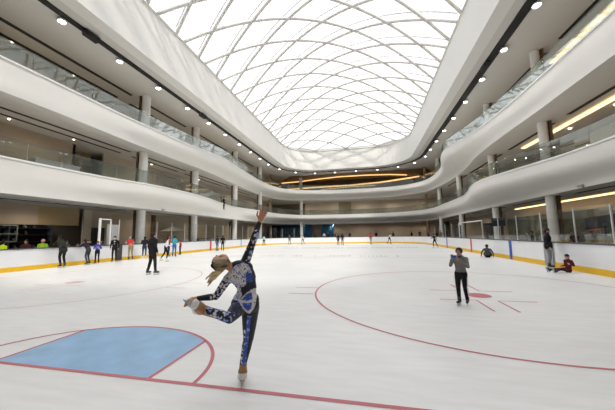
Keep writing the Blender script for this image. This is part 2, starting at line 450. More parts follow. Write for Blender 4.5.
# ------------------------------------------------------------------ ceiling, fascia, roof
FB = (-15.4, 7.86, -8.5, 54.6); FR = 6.5
fasc = rrect(*FB, FR); ZC, ZF = 14.9, 18.8
fo = offset_closed(fasc, .35)
link('trim_1', ring_mesh([[(x, y, ZC) for x, y in offset_closed(fasc, .9)], [(x, y, ZC) for x, y in fasc], [(x, y, ZF) for x, y in fasc], [(x, y, ZF) for x, y in fo], [(x, y, ZC+.2) for x, y in fo]]), white_wall, None, 'structure')
bpy.data.objects['trim_1']['label'] = 'tall white curved fascia wall around the skylight opening'
trk = offset_closed(fasc, .9)
tr_out = rrect(-18.0, 10.5, -10.8, 57.0, 8.5)
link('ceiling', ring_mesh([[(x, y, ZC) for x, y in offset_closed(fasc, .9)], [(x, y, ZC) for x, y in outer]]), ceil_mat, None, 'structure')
link('ceiling', ring_mesh([[(x, y, ZF+.55) for x, y in offset_closed(fasc, .36)], [(x, y, ZF+.55) for x, y in outer]]), roof_out, None, 'structure')
link('trim_2', ring_mesh([[(x, y, ZF-.3) for x, y in offset_closed(fasc, .36)], [(x, y, ZF+.6) for x, y in offset_closed(fasc, .36)]]), roof_out, None, 'structure')
# lighting track (deep black slot) just outside the fascia
trA = rrect(-17.38, 9.95, -10.6, 56.5, 8.3); trB = rrect(-16.98, 9.38, -10.0, 56.1, 7.8)
link('trim_3', ring_mesh([[(x, y, ZC-.08) for x, y in trB], [(x, y, ZC-.08) for x, y in trA], [(x, y, ZC) for x, y in trA], [(x, y, ZC) for x, y in trB], [(x, y, ZC-.08) for x, y in trB]]), black_slot)
tag(bpy.data.objects['trim_3'], 'black lighting track running around the ceiling just outside the skylight well', 'lighting track', None, 'structure')

# spotlights
def make_spot(loc):
    t = thing('spotlight', 'round white ceiling spotlight hanging from the black lighting track', 'spotlight', loc, 0, 'ceiling spotlights on the black track')
    mb = MB(); mb.rod((0, 0, .1), (0, 0, -.02), .045); mb.rod((0, 0, -.02), (0, 0, -.12), .20, .24, 20); mb.build('housing', rail_mat, t)
    mb = MB()
    for k in range(4):
        a = PI/4+k*PI/2; mb.ball((.115*math.cos(a), .115*math.sin(a), -.13), .085, 10)
    mb.ball((0, 0, -.14), .07, 8)
    mb.build('lamp', lamp_glow, t, True)
    mb = MB(); mb.tube([(.25*math.cos(2*PI*k/20), .25*math.sin(2*PI*k/20), -.16) for k in range(20)], .022, 6, True); mb.build('bezel', steel, t, True)
    return t
spots = [(-17.5, y) for y in (7.8, 11.7, 15.65, 19.5, 23.5, 27.3, 31.1, 35.0, 38.9, 42.7, 46.7)] + [(10.0, y) for y in (13, 17.05, 21.0, 24.9, 29.0, 33.0, 36.9, 41.0, 45.0, 48.9)] + \
        [(-16.7, 50.8), (-14.3, 54.3), (-10.6, 56.3), (-6.4, 56.65), (-2.0, 56.65), (2.3, 56.6), (6.2, 55.4), (8.9, 52.9)]
side = []
proto = None
def copy_tree(o, parent=None):
    c = o.copy(); col.objects.link(c); c.parent = parent
    for ch in list(o.children): copy_tree(ch, c)
    return c
for i, (x, y) in enumerate(spots):
    if proto is None: proto = make_spot((x, y, ZC-.1)); s = proto
    else: s = copy_tree(proto)
    s.location = (x, y, ZC-.1)
    w_, k = ('left', i) if i < 11 else (('right', i-11) if i < 21 else ('far', i-21))
    nth = ['first', 'second', 'third', 'fourth', 'fifth', 'sixth', 'seventh', 'eighth', 'ninth', 'tenth', 'eleventh'][k]
    s['label'] = f'{nth} glowing round spotlight ' + {'left': 'counted from the near end of the left track', 'right': 'counted from the near end of the right track', 'far': 'from the left on the track at the far end'}[w_]
# black projectors beside the track
for (x, y, lb) in ((-17.0, 13.1, 'black box projector on the left track between the two nearest spotlights'), (-17.0, 25.4, 'black box projector farther along the left track'), (9.5, 22.9, 'black box projector on the right track')):
    t = thing('mounted_projector', lb, 'projector', (x, y, ZC-.08))
    mb = MB(); mb.box(-.2, .2, -.45, .45, -.34, 0); bevel(mb.build('housing', black_slot, t), .03)
    mb = MB(); mb.box(-.15, .15, -.49, -.45, -.3, -.06); mb.build('lens', darkgrey, t)

# linear black slots
def slot(x, y0, y1, z, w, label):
    mb = MB(); mb.box(x-w/2, x+w/2, y0, y1, z-.03, z+.01); tag(mb.build('linear_vent', black_slot), label, 'vent', 'black linear slots in the gallery ceilings')
bays = [(2, 20.3), (21.6, 28.1), (29.4, 38.2), (39.5, 48.3)]
nm = ['nearest', 'second', 'third', 'farthest']
for i, (a, b) in enumerate(bays):
    slot(-21.1, a, b, ZC, .30, f'black ceiling slot of the top left gallery, {nm[i]} bay, nearer the rink')
    slot(-22.7, a, b, ZC, .30, f'black ceiling slot of the top left gallery, {nm[i]} bay, nearer the wall')
    slot(-20.9, a, b, 9.46, .22, f'black soffit slot of the middle left gallery, {nm[i]} bay, nearer the rink')
    slot(-22.0, a, b, 9.46, .2, f'black soffit slot of the middle left gallery, {nm[i]} bay, nearer the wall')
    slot(-21.0, a, b, 4.12, .16, f'black soffit slot over the left boards, {nm[i]} bay')
baysR = [(2, 21.0), (22.5, 29.0), (30.5, 39.2), (40.7, 49.5)]
for i, (a, b) in enumerate(baysR):
    slot(13.5, a, b, ZC, .38, f'black ceiling slot of the top right gallery, {nm[i]} bay')
    slot(13.4, a, b, 9.46, .26, f'black soffit slot of the middle right gallery, {nm[i]} bay')
    slot(13.3, a, b, 4.12, .2, f'black soffit slot over the right boards, {nm[i]} bay')

# ------------------------------------------------------------------ outer walls
def wallbox(name, x0, x1, y0, y1, z0, z1, m, lb=None):
    mb = MB(); mb.box(x0, x1, y0, y1, z0, z1); o = mb.build(name, m, None, False, 'structure')
    if lb: o['label'] = lb
    return o
wallbox('wall_left', OX0-.3, OX0, OY0, OY1, -.1, ZF+.6, hoard)
wallbox('wall_right', OX1, OX1+.3, OY0, OY1, -.1, ZF+.6, hoard)
wallbox('wall_far', OX0, OX1, OY1, OY1+.3, -.1, ZF+.6, hoard)
wallbox('wall_near', OX0, OX1, OY0-.3, OY0, -.1, ZF+.6, white_wall)
WORLD, SUN, GAL, SPOT = 1.45, 3.4, 1.7, 260
# ------------------------------------------------------------------ hoardings and shopfronts behind the galleries
def panel(x0, x1, y0, y1, z0, z1, m, name, label, cat):
    mb = MB(); mb.box(x0, x1, y0, y1, z0, z1)
    if name == 'hoarding': name = 'wall_far' if y0 > 60 else ('wall_left' if x0 < 0 else 'wall_right'); return tag(mb.build(name, m), label, 'wall', None, 'structure')
    return tag(mb.build(name, m), label, cat)
HX = -23.5
tan_dark = mat('tan_dark', (.20, .155, .105), .8, noise_amt=.06, nscale=.5)
panel(HX-.15, HX, -10, 15.3, 2.72, 4.12, hoard, 'hoarding', 'beige hoarding strip above the dark skate hire counter, at the left edge', 'hoarding')
panel(HX-.15, HX, 15.3, 18.2, 2.72, 4.12, hoard_gold, 'hoarding', 'ochre hoarding strip above the dark shop shelves at the left', 'hoarding')
panel(HX-.15, HX, 18.6, 19.3, 0, 4.12, hoard2, 'hoarding', 'narrow pale wall panel right of the dark shop shelves', 'hoarding')
panel(HX-.15, HX, 19.3, 20.6, 2.6, 4.12, hoard, 'hoarding', 'beige header above the dark doorway on the left', 'hoarding')
panel(HX-.16, HX-.05, 19.3, 20.6, 0, 2.6, dark, 'shop_door', 'dark doorway between pale panels behind the left boards', 'door')
panel(HX-.15, HX, 20.6, 62, 0, 4.12, hoard, 'hoarding', 'long beige hoarding at rink level behind the left boards', 'hoarding')
panel(-20.1, -20.0, 17.75, 18.75, 0, 2.75, mat('white_panel', (.8, .8, .8), .5), 'display_board', 'white upright panel behind the left boards near the glass frame', 'panel')
for k, y in enumerate((26, 33.5, 43.5)):
    panel(HX, HX+.3, y, y+.35, 0, 4.12, wood_brown, 'pilaster', f'{["nearest","middle","farthest"][k]} dark brown pilaster on the rink level hoarding', 'pilaster')
panel(HX-.15, HX, -10, 17.5, 5.25, 9.46, hoard, 'hoarding', 'beige hoarding of the middle left gallery at the photo edge', 'hoarding')
panel(HX-1.6, HX-1.5, 17.5, 20.0, 5.25, 9.46, hoard_gold, 'hoarding', 'recessed ochre niche in the middle left gallery wall', 'hoarding')
panel(HX-1.5, HX, 17.3, 17.5, 5.25, 9.46, hoard2, 'hoarding', 'narrow return wall at the near side of the ochre niche', 'hoarding')
panel(HX-.15, HX, 20.0, 62, 5.25, 9.46, hoard2, 'hoarding', 'long pale beige hoarding of the middle left gallery beyond the niche', 'hoarding')
panel(HX-.15, HX, -10, 62, 10.57, ZC, hoard2, 'hoarding', 'beige hoarding of the top left gallery under the ceiling', 'hoarding')
# reception counter in the middle left gallery
t = thing('reception_counter', 'low white counter behind the glass of the middle left gallery', 'counter', (-21.9, 15.05, 5.26))
mb = MB(); mb.box(-.35, .35, -1.45, 1.45, 0, 1.85); bevel(mb.build('body', mat('counter_white', (.75, .77, .76), .4), t), .03)
mb = MB(); mb.box(-.42, .42, -1.5, 1.5, 1.85, 1.9); mb.build('worktop', rail_mat, t)
mb = MB(); mb.box(-.25, .25, -.3, .3, 0, 1.0); tag(mb.build('waste_bin', dark), 'dark box standing right of the white gallery counter', 'bin').location = (-21.9, 17.0, 5.25)
# skate hire counter with shelves, left edge of the photo
t = thing('skate_shelving', 'dark skate hire shelving with rows of skates behind the left boards', 'shelving', (-26.5, 12, 0))
mb = MB(); mb.box(-.6, -.55, -12, 6.4, 0, 2.9); mb.build('back', dark, t)
for k in range(5):
    mb = MB(); mb.box(-.55, -.05, -12, 6.4, .35+k*.55, .39+k*.55); mb.build('shelf', darkgrey, t)
for y in (-4, -1.5, 1, 3.5, 6.4):
    mb = MB(); mb.box(-.55, -.02, y-.04, y+.04, 0, 2.85); mb.build('upright', mat('shelf_grey', (.14, .14, .14), .5), t)
skate_m = [mat('skate_'+str(i), c, .5) for i, c in enumerate(((.25, .24, .24), (.10, .10, .11), (.35, .33, .30), (.16, .12, .10)))]
k = 0
sk_me = None
for lv in range(1, 5):
    for j in range(16):
        y = 7.9+j*.62+(.1 if lv % 2 else 0)
        if random.random() < .15: continue
        mb = MB(); mb.box(-.14, .14, -.05, .05, .04, .14); mb.box(-.14, -.02, -.05, .05, .14, .30); mb.box(-.12, .12, -.008, .008, 0, .04)
        o = mb.build('hire_skate', skate_m[k % 4]); k += 1
        o.location = (-26.75, y, .39+lv*.55-.0)
        tag(o, 'hire skate standing on the dark shelves behind the left boards', 'skate', 'hire skates on the dark shelves')
t = thing('window_grille', 'grey framed window with four panes at the left edge above the boards', 'window', (-22.6, 13.0, 0))
mb = MB()
for z in (1.55, 2.05, 2.6): mb.box(-.03, .03, -1.3, .6, z-.03, z+.03)
for y in (-1.3, -.35, .6): mb.box(-.03, .03, y-.03, y+.03, 1.55, 2.6)
mb.build('frame', mat('frame_grey', (.3, .33, .3), .5), t)
panel(-22.75, -22.3, 3, 14.4, 0, 1.0, darkgrey, 'hire_counter', 'dark grey hire counter behind the neon shirted people', 'counter')

# right side
RX = 16.6
storefront = glassy('storefront_glass', (.75, .75, .72), .12, .02, .10)
wall_r = mat('right_shop_wall', (.36, .31, .24), .7, noise_amt=.06, nscale=.6)
panel(RX, RX+.15, -10, 62, 5.25, 9.0, wall_r, 'hoarding', 'brownish shopfront wall of the middle right gallery', 'hoarding')
panel(RX, RX+.15, -10, 62, 10.57, ZC, wall_r, 'hoarding', 'brownish shopfront wall of the top right gallery', 'hoarding')
panel(RX, RX+.15, 38, 62, 0, 4.12, hoard, 'hoarding', 'long beige hoarding at rink level behind the right boards', 'hoarding')
panel(RX+2.2, RX+2.3, -10, 38, 0, 4.12, wall_r, 'hoarding', 'back wall of the lit shop behind the right boards', 'hoarding')
panel(RX-.02, RX+.02, 3, 38, -.02, 3.3, storefront, 'shop_glazing', 'dark glass shopfront behind the right boards', 'glazing')
panel(RX-.05, RX+.1, -10, 38, 3.3, 4.12, hoard2, 'hoarding', 'pale fascia over the dark glass shopfront at the right', 'hoarding')
for k, (y0, y1) in enumerate(((29.9, 30.6),)):
    panel(RX+1.9, RX+2.15, y0, y1, 0, 3.0, mat('shop_pale', (.5, .5, .48), .6), 'shop_partition', f'pale display panel inside the shop at the right', 'panel')
for k, (y0, y1) in enumerate(((20.5, 25.0), (25.3, 29.5), (33.5, 35.0))):
    panel(RX+1.2, RX+1.9, y0, y1, 0, 2.4, dark, 'display_rack', f'{["nearest","middle","farthest"][k]} dark display rack inside the shop at the right', 'rack')
red_glow = mat('red_sign', (.5, .03, .02), .5, emit=(1, .08, .04), estr=.9)
panel(RX+1.1, RX+1.18, 26.1, 27.2, 1.7, 2.1, red_glow, 'shop_sign', 'small glowing red sign inside the shop at the right', 'sign')
def cove(x, y0, y1, z, w, label, m=gold_light):
    mb = MB(); mb.box(x-w/2, x+w/2, y0, y1, z-.05, z); tag(mb.build('cove_light', m), label, 'light', 'warm cove lights of the right galleries')
cove(14.4, 4, 28.6, 9.40, .34, 'long warm cove light under the middle right gallery ceiling')
cove(15.6, 4, 33.5, 4.08, .30, 'long warm cove light above the shopfront at rink level right')
cove(14.6, 4, 24.0, 14.86, .30, 'warm cove light along the top right gallery ceiling')
k = 0
for z, pts in ((4.10, [(17.8, 25.2), (17.8, 27.7), (17.8, 32.7), (17.8, 35.3)]), (9.44, [(15.3, 17), (15.3, 20), (15.3, 24), (15.3, 27.5)])):
    for x, y in pts:
        t = thing('downlight', ('rink level' if z < 5 else 'middle')+f' right gallery downlight, {nm[pts.index((x, y))]} of four', 'downlight', (x, y, z-.005), 0, 'recessed downlights of the right galleries')
        mb = MB(); mb.rod((0, 0, 0), (0, 0, -.03), .09, .09, 16); mb.build('lamp', down_glow, t)
        mb = MB(); mb.tube([(.11*math.cos(2*PI*i/16), .11*math.sin(2*PI*i/16), -.03) for i in range(16)], .02, 5, True); mb.build('ring', rail_mat, t)
k = 0
for (x, z, s) in ((-22.4, 9.44, 'middle'), (-22.9, ZC-.02, 'top')):
    for j, y in enumerate((8.5, 12.5, 16.5, 24.5, 33)):
        t = thing('downlight', f'{s} left gallery small downlight, {["first","second","third","fourth","fifth"][j]} from the near end', 'downlight', (x, y, z), 0, 'small downlights of the left galleries')
        mb = MB(); mb.rod((0, 0, 0), (0, 0, -.03), .06, .06, 12); mb.build('lamp', down_glow, t)
        mb = MB(); mb.tube([(.075*math.cos(2*PI*i/12), .075*math.sin(2*PI*i/12), -.03) for i in range(12)], .015, 5, True); mb.build('ring', rail_mat, t)

# small grey camera on a bracket below the lower parapet, right and left
for (x, y, lb) in ((12.0, 18.3, 'small grey camera under the lower gallery edge above the black coat'), (12.6, 28.2, 'small grey camera under the lower gallery edge farther right'), (-18.7, 21.9, 'small grey camera under the lower left gallery edge')):
    t = thing('mounted_camera', lb, 'camera', (x, y, 4.12)); s = -1 if x > 0 else 1
    mb = MB(); mb.rod((0, 0, 0), (s*.18, 0, .06), .025); mb.build('bracket', darkgrey, t)
    mb = MB(); mb.rod((s*.14, -.14, .10), (s*.2, .16, .08), .07, .06, 12); mb.build('housing', mat('cam_grey', (.4, .4, .4), .4), t)

# far end
FY = 66.5
panel(-16.2, 16.6, FY, FY+.15, 0, 4.12, hoard, 'hoarding', 'beige hoarding at rink level behind the far boards', 'hoarding')
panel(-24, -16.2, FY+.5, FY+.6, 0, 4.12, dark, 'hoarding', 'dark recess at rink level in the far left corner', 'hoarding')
panel(-15.2, 16.6, FY, FY+.15, 5.25, 9.46, hoard2, 'hoarding', 'pale hoarding of the middle gallery at the far end', 'hoarding')
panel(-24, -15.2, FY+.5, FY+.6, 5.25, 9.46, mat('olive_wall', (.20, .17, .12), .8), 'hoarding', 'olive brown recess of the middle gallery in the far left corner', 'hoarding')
panel(-6.8, -3.8, FY-.1, FY-.02, 5.25, 9.46, mat('olive_panel', (.33, .30, .20), .8), 'wall_panel', 'olive door panel in the middle gallery wall at the far end', 'panel')
panel(-24, 16.6, FY, FY+.15, 10.57, ZC, mat('dark_wood', (.06, .042, .03), .6), 'hoarding', 'dark wooden wall of the top gallery at the far end', 'hoarding')
mb = MB(); mb.add([(-17, 59.0, ZC-.03), (12, 59.0, ZC-.03), (16, 66.5, ZC-.03), (-22, 66.5, ZC-.03), (-17, 59.0, ZC-.01), (12, 59.0, ZC-.01), (16, 66.5, ZC-.01), (-22, 66.5, ZC-.01)], [(0, 1, 2, 3), (4, 7, 6, 5), (0, 4, 5, 1), (1, 5, 6, 2), (2, 6, 7, 3), (3, 7, 4, 0)])
tag(mb.build('wood_soffit', wood_ceiling), 'brown wooden soffit over the far top gallery', 'ceiling panel')
def bandstrip(pts, w, h, label):
    mb = MB(); n = len(pts)
    for a, b in zip(pts[:-1], pts[1:]):
        a = Vector(a); b = Vector(b); v = []
        for p in (a, b): v += [p+Vector((0, -w/2, -h)), p+Vector((0, w/2, -h)), p+Vector((0, w/2, 0)), p+Vector((0, -w/2, 0))]
        mb.add(v, [(0, 1, 5, 4), (1, 2, 6, 5), (2, 3, 7, 6), (3, 0, 4, 7)])
    tag(mb.build('light_band', gold_dim), label, 'light', 'glowing wooden bands at the far end')  # wooden band that glows along its whole length
bandstrip([(-21, 65.5, 14.8), (-16, 64.8, 14.8), (-11, 63, 14.8), (-6, 61.8, 14.8), (0, 61.8, 14.8), (5, 62.6, 14.8), (9, 64.2, 14.8)], .45, .12, 'upper glowing wooden band curving under the far top gallery ceiling')
bandstrip([(-20, 66.3, 13.35), (-12, 66.3, 13.55), (-4, 66.3, 13.6), (3, 66.3, 13.9), (9, 66.2, 14.5), (12, 66.2, 14.8)], .1, .32, 'lower glowing wooden band on the dark far wall of the top gallery')
bandstrip([(-11, 66.0, 12.75), (-4, 66.0, 13.05), (2, 66.0, 13.1)], .08, .08, 'thin glowing wooden line low on the dark far wall of the top gallery')
for k, (x0, x1) in enumerate(((-13.5, -9.5), (-9, -4.5), (-4, -1), (5, 9))):
    panel(x0, x1, FY-.5, FY-.2, 10.57, 12.4, (darkgrey, mat('grey_shop', (.12, .13, .14), .4), darkgrey, MATS['grey_shop'])[k], 'shopfront', f'{["first","second","third","fourth"][k]} dark grey shopfront from the left in the far top gallery', 'shopfront')
# curtains at the far end
def wavy_curtain(x0, x1, y, z0, z1, label, taper=0):
    n = int((x1-x0)*10); vs = []; fs = []
    for j, z in enumerate((z0, (z0+z1)/2, z1)):
        for i in range(n+1):
            u = i/n; x = x0+(x1-x0)*u; x += (taper*(1-u) - taper*u*0)*(j/2)
            vs.append((x, y+.09*math.sin(i*1.7)+.03*math.sin(i*.6), z))
    for j in range(2):
        for i in range(n): a = j*(n+1)+i; fs.append((a, a+1, a+n+2, a+n+1))
    o = link('curtain', mesh_from(vs, fs, True), curtain); o.modifiers.new('thick', 'SOLIDIFY').thickness = .02
    return tag(o, label, 'curtain')
wavy_curtain(-15.1, -13.1, 64.5, .1, 4.0, 'blue curtain at the far end right of the white column')
wavy_curtain(-11.1, -8.0, 64.5, .1, 4.0, 'wide blue curtain at the far end behind the spectators', .5)
wavy_curtain(-21.5, -16.5, 65.5, .1, 4.0, 'dark blue curtain in the shaded far left corner')

# stands and screens behind the right boards
def screen_stand(x, y, h, w, hh, rz, label, tilt=0):
    t = thing('screen_on_stand', label, 'screen', (x, y, 0), rz)
    mb = MB(); mb.box(-w/2, w/2, -.05, .05, -hh/2, hh/2); o = bevel(mb.build('panel', black_slot, t), .02)
    o.location = (0, 0, h); o.rotation_euler = (tilt, tilt*.6, 0)
    mb = MB(); mb.rod((0, .08, .5), (0, .08, h), .03); mb.build('pole', darkgrey, t)
    for a in (0, 2*PI/3, 4*PI/3):
        mb = MB(); mb.rod((0, .08, .75), (.5*math.sin(a), .08+.5*math.cos(a), .02), .02); mb.build('leg', darkgrey, t)
screen_stand(9.6, 13.9, 2.05, 1.25, .52, -1.2, 'black panel light on a tripod behind the nearest right glass', -.2)
screen_stand(10.6, 25.7, 2.50, .95, .68, -.45, 'black screen on a stand left of the round column behind the right boards')
t = thing('loudspeaker_tower', 'tall black loudspeaker tower left of the black screen, behind the right boards', 'loudspeaker', (10.3, 27.0, 0))
mb = MB(); mb.box(-.28, .28, -.28, .28, 0, 2.45); bevel(mb.build('cabinet', black_slot, t), .02)
mb = MB(); mb.box(-.24, .24, -.31, -.28, .2, 2.3); mb.build('grille', darkgrey, t)
t = thing('loudspeaker_tower', 'black loudspeaker tower behind the white framed gate glass', 'loudspeaker', (10.0, 34.5, 0))
mb = MB(); mb.box(-.3, .3, -.28, .28, 0, 2.5); bevel(mb.build('cabinet', black_slot, t), .02)
mb = MB(); mb.box(-.26, .26, -.31, -.28, .2, 2.3); mb.build('grille', darkgrey, t)
t = thing('loudspeaker_tower', 'thin black post standing inside the far left glass corner', 'loudspeaker', (-17.2, 49.6, 0))
mb = MB(); mb.box(-.22, .22, -.22, .22, 0, 3.1); bevel(mb.build('cabinet', black_slot, t), .02)
# parasol-like white umbrella and clutter behind left boards
t = thing('parasol', 'pale grey parasol standing behind the left boards', 'parasol', (-21.6, 27.2, 0))
mb = MB(); n = 10
vs = [(0, 0, 2.95)] + [(1.35*math.cos(2*PI*i/n), 1.35*math.sin(2*PI*i/n), 2.35) for i in range(n)]
mb.add(vs, [(0, 1+i, 1+(i+1) % n) for i in range(n)]); o = mb.build('canopy', mat('parasol_cloth', (.42, .40, .37), .8), t); o.modifiers.new('thick', 'SOLIDIFY').thickness = .02
mb = MB(); mb.rod((0, 0, 0), (0, 0, 2.95), .03); mb.build('pole', steel, t)
for i in range(n):
    a = 2*PI*i/n; mb = MB(); mb.rod((0, 0, 2.2), (.7*math.cos(a), .7*math.sin(a), 2.63), .012, n=6); mb.build('rib', steel, t)
mb = MB(); mb.rod((0, 0, 0), (0, 0, .1), .3, .28, 20); mb.build('base', darkgrey, t)
mb = MB(); mb.box(-.05, .05, -2.2, 2.2, 0, 1.45); mb2 = mb.build('dark_screen', dark); mb2.location = (-21.2, 32, 0); tag(mb2, 'dark low screen behind the left boards beyond the parasol', 'screen')

# ------------------------------------------------------------------ skylight
sky = thing('skylight', 'long domed skylight with a diamond lattice of white pipes and clear foil cushions', 'skylight', (0, 0, 0))
cxs, cys, hw, hl = (FB[0]+FB[1])/2, (FB[2]+FB[3])/2, (FB[1]-FB[0])/2, (FB[3]-FB[2])/2
def dome(x, y, up=0):
    u = min(1, abs((x-cxs)/hw)); v = min(1, abs((y-cys)/hl))
    return ZF+.05+up + 4.5*(1-u**2.0)*(1-v**4.5)
def inside(x, y, g=0):
    r = FR; ax = abs(x-cxs)-(hw+g-r); ay = abs(y-cys)-(hl+g-r)
    if ax <= 0 or ay <= 0: return ax <= r and ay <= r
    return ax*ax+ay*ay <= r*r
sl = .507; SP = 3.18
clear = mat('cushion_clamp', (.7, .7, .69), .5)
def latt(sign):
    k0 = -8
    for k in range(-6, 26):
        b = .24+SP*k
        pts = []; m = 90
        for i in range(m+1):
            x = FB[0]+(FB[1]-FB[0])*i/m; y = b+sign*sl*(x-cxs)
            if inside(x, y, .05): pts.append((x, y))
        if len(pts) < 4: continue
        pts = pts[::2] if (len(pts) % 2) else pts[:1]+pts[1::2]
        mb = MB(); mb.tube([(x, y, dome(x, y)) for x, y in pts], .145 if sign > 0 else .14, 8)
        mb.build('lattice_pipe', pipe, sky, True)
        if sign < 0:
            mb = MB(); up = [(x, y, dome(x, y, .78)) for x, y in pts]
            mb.tube(up, .07, 6)
            d = 0; last = None
            for j in range(len(pts)-1):
                a = Vector((*pts[j], dome(*pts[j]))); c = Vector((*pts[j+1], dome(*pts[j+1])))
                ns = max(1, int((c-a).length/.42))
                for q in range(ns):
                    f = q/ns; p = a.lerp(c, f); mb.rod(p, (p.x, p.y, p.z+.75), .028, n=4)
            mb.build('upper_chord', clear, sky, False)
latt(1); latt(-1)
# foil cushions: one continuous skin over the lattice
nx, ny = 40, 90; vs = []; fs = []
x0, x1, y0, y1 = FB[0]-.5, FB[1]+.5, FB[2]-.5, FB[3]+.5
for j in range(ny+1):
    for i in range(nx+1):
        x = x0+(x1-x0)*i/nx; y = y0+(y1-y0)*j/ny; vs.append((x, y, dome(x, y, .86)))
for j in range(ny):
    for i in range(nx):
        a = j*(nx+1)+i; fs.append((a, a+1, a+nx+2, a+nx+1))
foil = bpy.data.materials.new('foil_cushion'); foil.use_nodes = True; nt = foil.node_tree
for n_ in list(nt.nodes):
    if n_.type != 'OUTPUT_MATERIAL': nt.nodes.remove(n_)
out = nt.nodes[0]
a_ = nt.nodes.new('ShaderNodeBsdfTransparent'); a_.inputs[0].default_value = (.84, .86, .90, 1)
b_ = nt.nodes.new('ShaderNodeBsdfTranslucent'); b_.inputs[0].default_value = (.85, .88, .93, 1)
c_ = nt.nodes.new('ShaderNodeMixShader'); c_.inputs[0].default_value = .22
tc = nt.nodes.new('ShaderNodeTexCoord'); nz = nt.nodes.new('ShaderNodeTexNoise'); nz.inputs['Scale'].default_value = .25; nz.inputs['Detail'].default_value = 4
mr = nt.nodes.new('ShaderNodeMapRange'); mr.inputs['To Min'].default_value = .12; mr.inputs['To Max'].default_value = .4
nt.links.new(tc.outputs['Object'], nz.inputs['Vector']); nt.links.new(nz.outputs['Fac'], mr.inputs[0]); nt.links.new(mr.outputs[0], c_.inputs[0])
nt.links.new(a_.outputs[0], c_.inputs[1]); nt.links.new(b_.outputs[0], c_.inputs[2]); nt.links.new(c_.outputs[0], out.inputs['Surface'])
link('foil_cushion', mesh_from(vs, fs, True), foil, sky)
mb = MB(); mb.tube([(x, y, ZF+.04) for x, y in fasc], .13, 8, True); mb.build('curb_pipe', pipe, sky, True)

# ------------------------------------------------------------------ light
w = bpy.data.worlds.new('World'); sc.world = w; w.use_nodes = True; nt = w.node_tree
bg = nt.nodes['Background']; bg.inputs[0].default_value = (.985, .99, 1.0, 1); bg.inputs[1].default_value = WORLD
sun = bpy.data.lights.new('sun', 'SUN'); sun.energy = SUN; sun.angle = math.radians(6); sun.color = (1, .93, .82)
so = bpy.data.objects.new('sun', sun); col.objects.link(so)
d = Vector((-.30, .62, -.72)); so.rotation_euler = d.to_track_quat('-Z', 'Y').to_euler()

# ------------------------------------------------------------------ camera
H = 1.7; FPX = 274.2
yaw, pitch, roll = .2156, .1078, -.01549
Fv = Vector((-math.sin(yaw)*math.cos(pitch), math.cos(yaw)*math.cos(pitch), math.sin(pitch)))
Rv = Vector((math.cos(yaw), math.sin(yaw), 0)); Uv = Rv.cross(Fv)
R2 = Rv*math.cos(roll)+Uv*math.sin(roll); U2 = -Rv*math.sin(roll)+Uv*math.cos(roll)
cam = bpy.data.cameras.new('camera'); cam.sensor_width = 36; cam.lens = FPX/615*36; cam.clip_end = 400
co = bpy.data.objects.new('camera', cam); col.objects.link(co)
co.matrix_world = Matrix(((R2.x, U2.x, -Fv.x, 0), (R2.y, U2.y, -Fv.y, 0), (R2.z, U2.z, -Fv.z, H), (0, 0, 0, 1)))
sc.camera = co
sc.view_settings.view_transform = 'Standard'; sc.view_settings.look = 'None'; sc.view_settings.gamma = 1
sc.view_settings.exposure = .17
sc.cycles.max_bounces = 10; sc.cycles.diffuse_bounces = 6; sc.cycles.transparent_max_bounces = 24
def at(px, py, d):
    """a point d metres in front of the photographer, in world metres"""
    return Vector((0, 0, H)) + R2*((px-307.5)/FPX*d) - U2*((py-205)/FPX*d) + Fv*d

# added fill spots, unseen, to brighten galleries and shops; last loop: the track spotlights
def lamp(x, y, z, e, c=(1, .84, .64), ang=165, tx=0):
    l = bpy.data.lights.new('fill_and_track_lamp', 'SPOT'); l.energy = e*GAL; l.color = c; l.shadow_soft_size = .06; l.spot_size = math.radians(ang); l.spot_blend = .6
    o = bpy.data.objects.new('fill_and_track_lamp', l); o.location = (x, y, z); o.rotation_euler = (0, math.radians(tx), 0); col.objects.link(o)
for y in (7, 14.5, 24.5, 33.5, 43.5, 53):
    lamp(-21.6, y, 4.05, 60); lamp(-21.3, y, 9.4, 70); lamp(-21.2, y, 14.8, 90)
    lamp(14.6, y, 4.05, 60); lamp(13.8, y, 9.35, 60); lamp(13.9, y, 14.8, 80)
for x in (-15, -8, -1, 6, 12):
    lamp(x, 64.3, 4.0, 70 if x > -10 else 8); lamp(x, 64.3, 9.4, 70); lamp(x, 64.0, 14.6, 20, (1, .65, .3))
for y in (9, 13, 17): lamp(-25.2, y, 3.8, 30, (.9, .95, 1))
for y in (20, 27, 34): lamp(RX+.9, y, 4.0, 30)
for i, (x, y) in enumerate(spots): lamp(x, y, ZC-.32, SPOT, (1, .97, .93), 120, -18 if i < 11 else (18 if i < 21 else 0))

mb = MB(); mb.box(-15, 12.4, 51.9, 54.6, 0, .38); tag(mb.build('viewing_platform', darkgrey), 'low dark platform behind the end boards carrying the distant spectators', 'platform')
mb = MB(); mb.box(9.55, 11.9, 38.6, 51.0, 0, .38); tag(mb.build('viewing_platform', darkgrey), 'low dark platform behind the far right boards carrying the last spectators', 'platform')
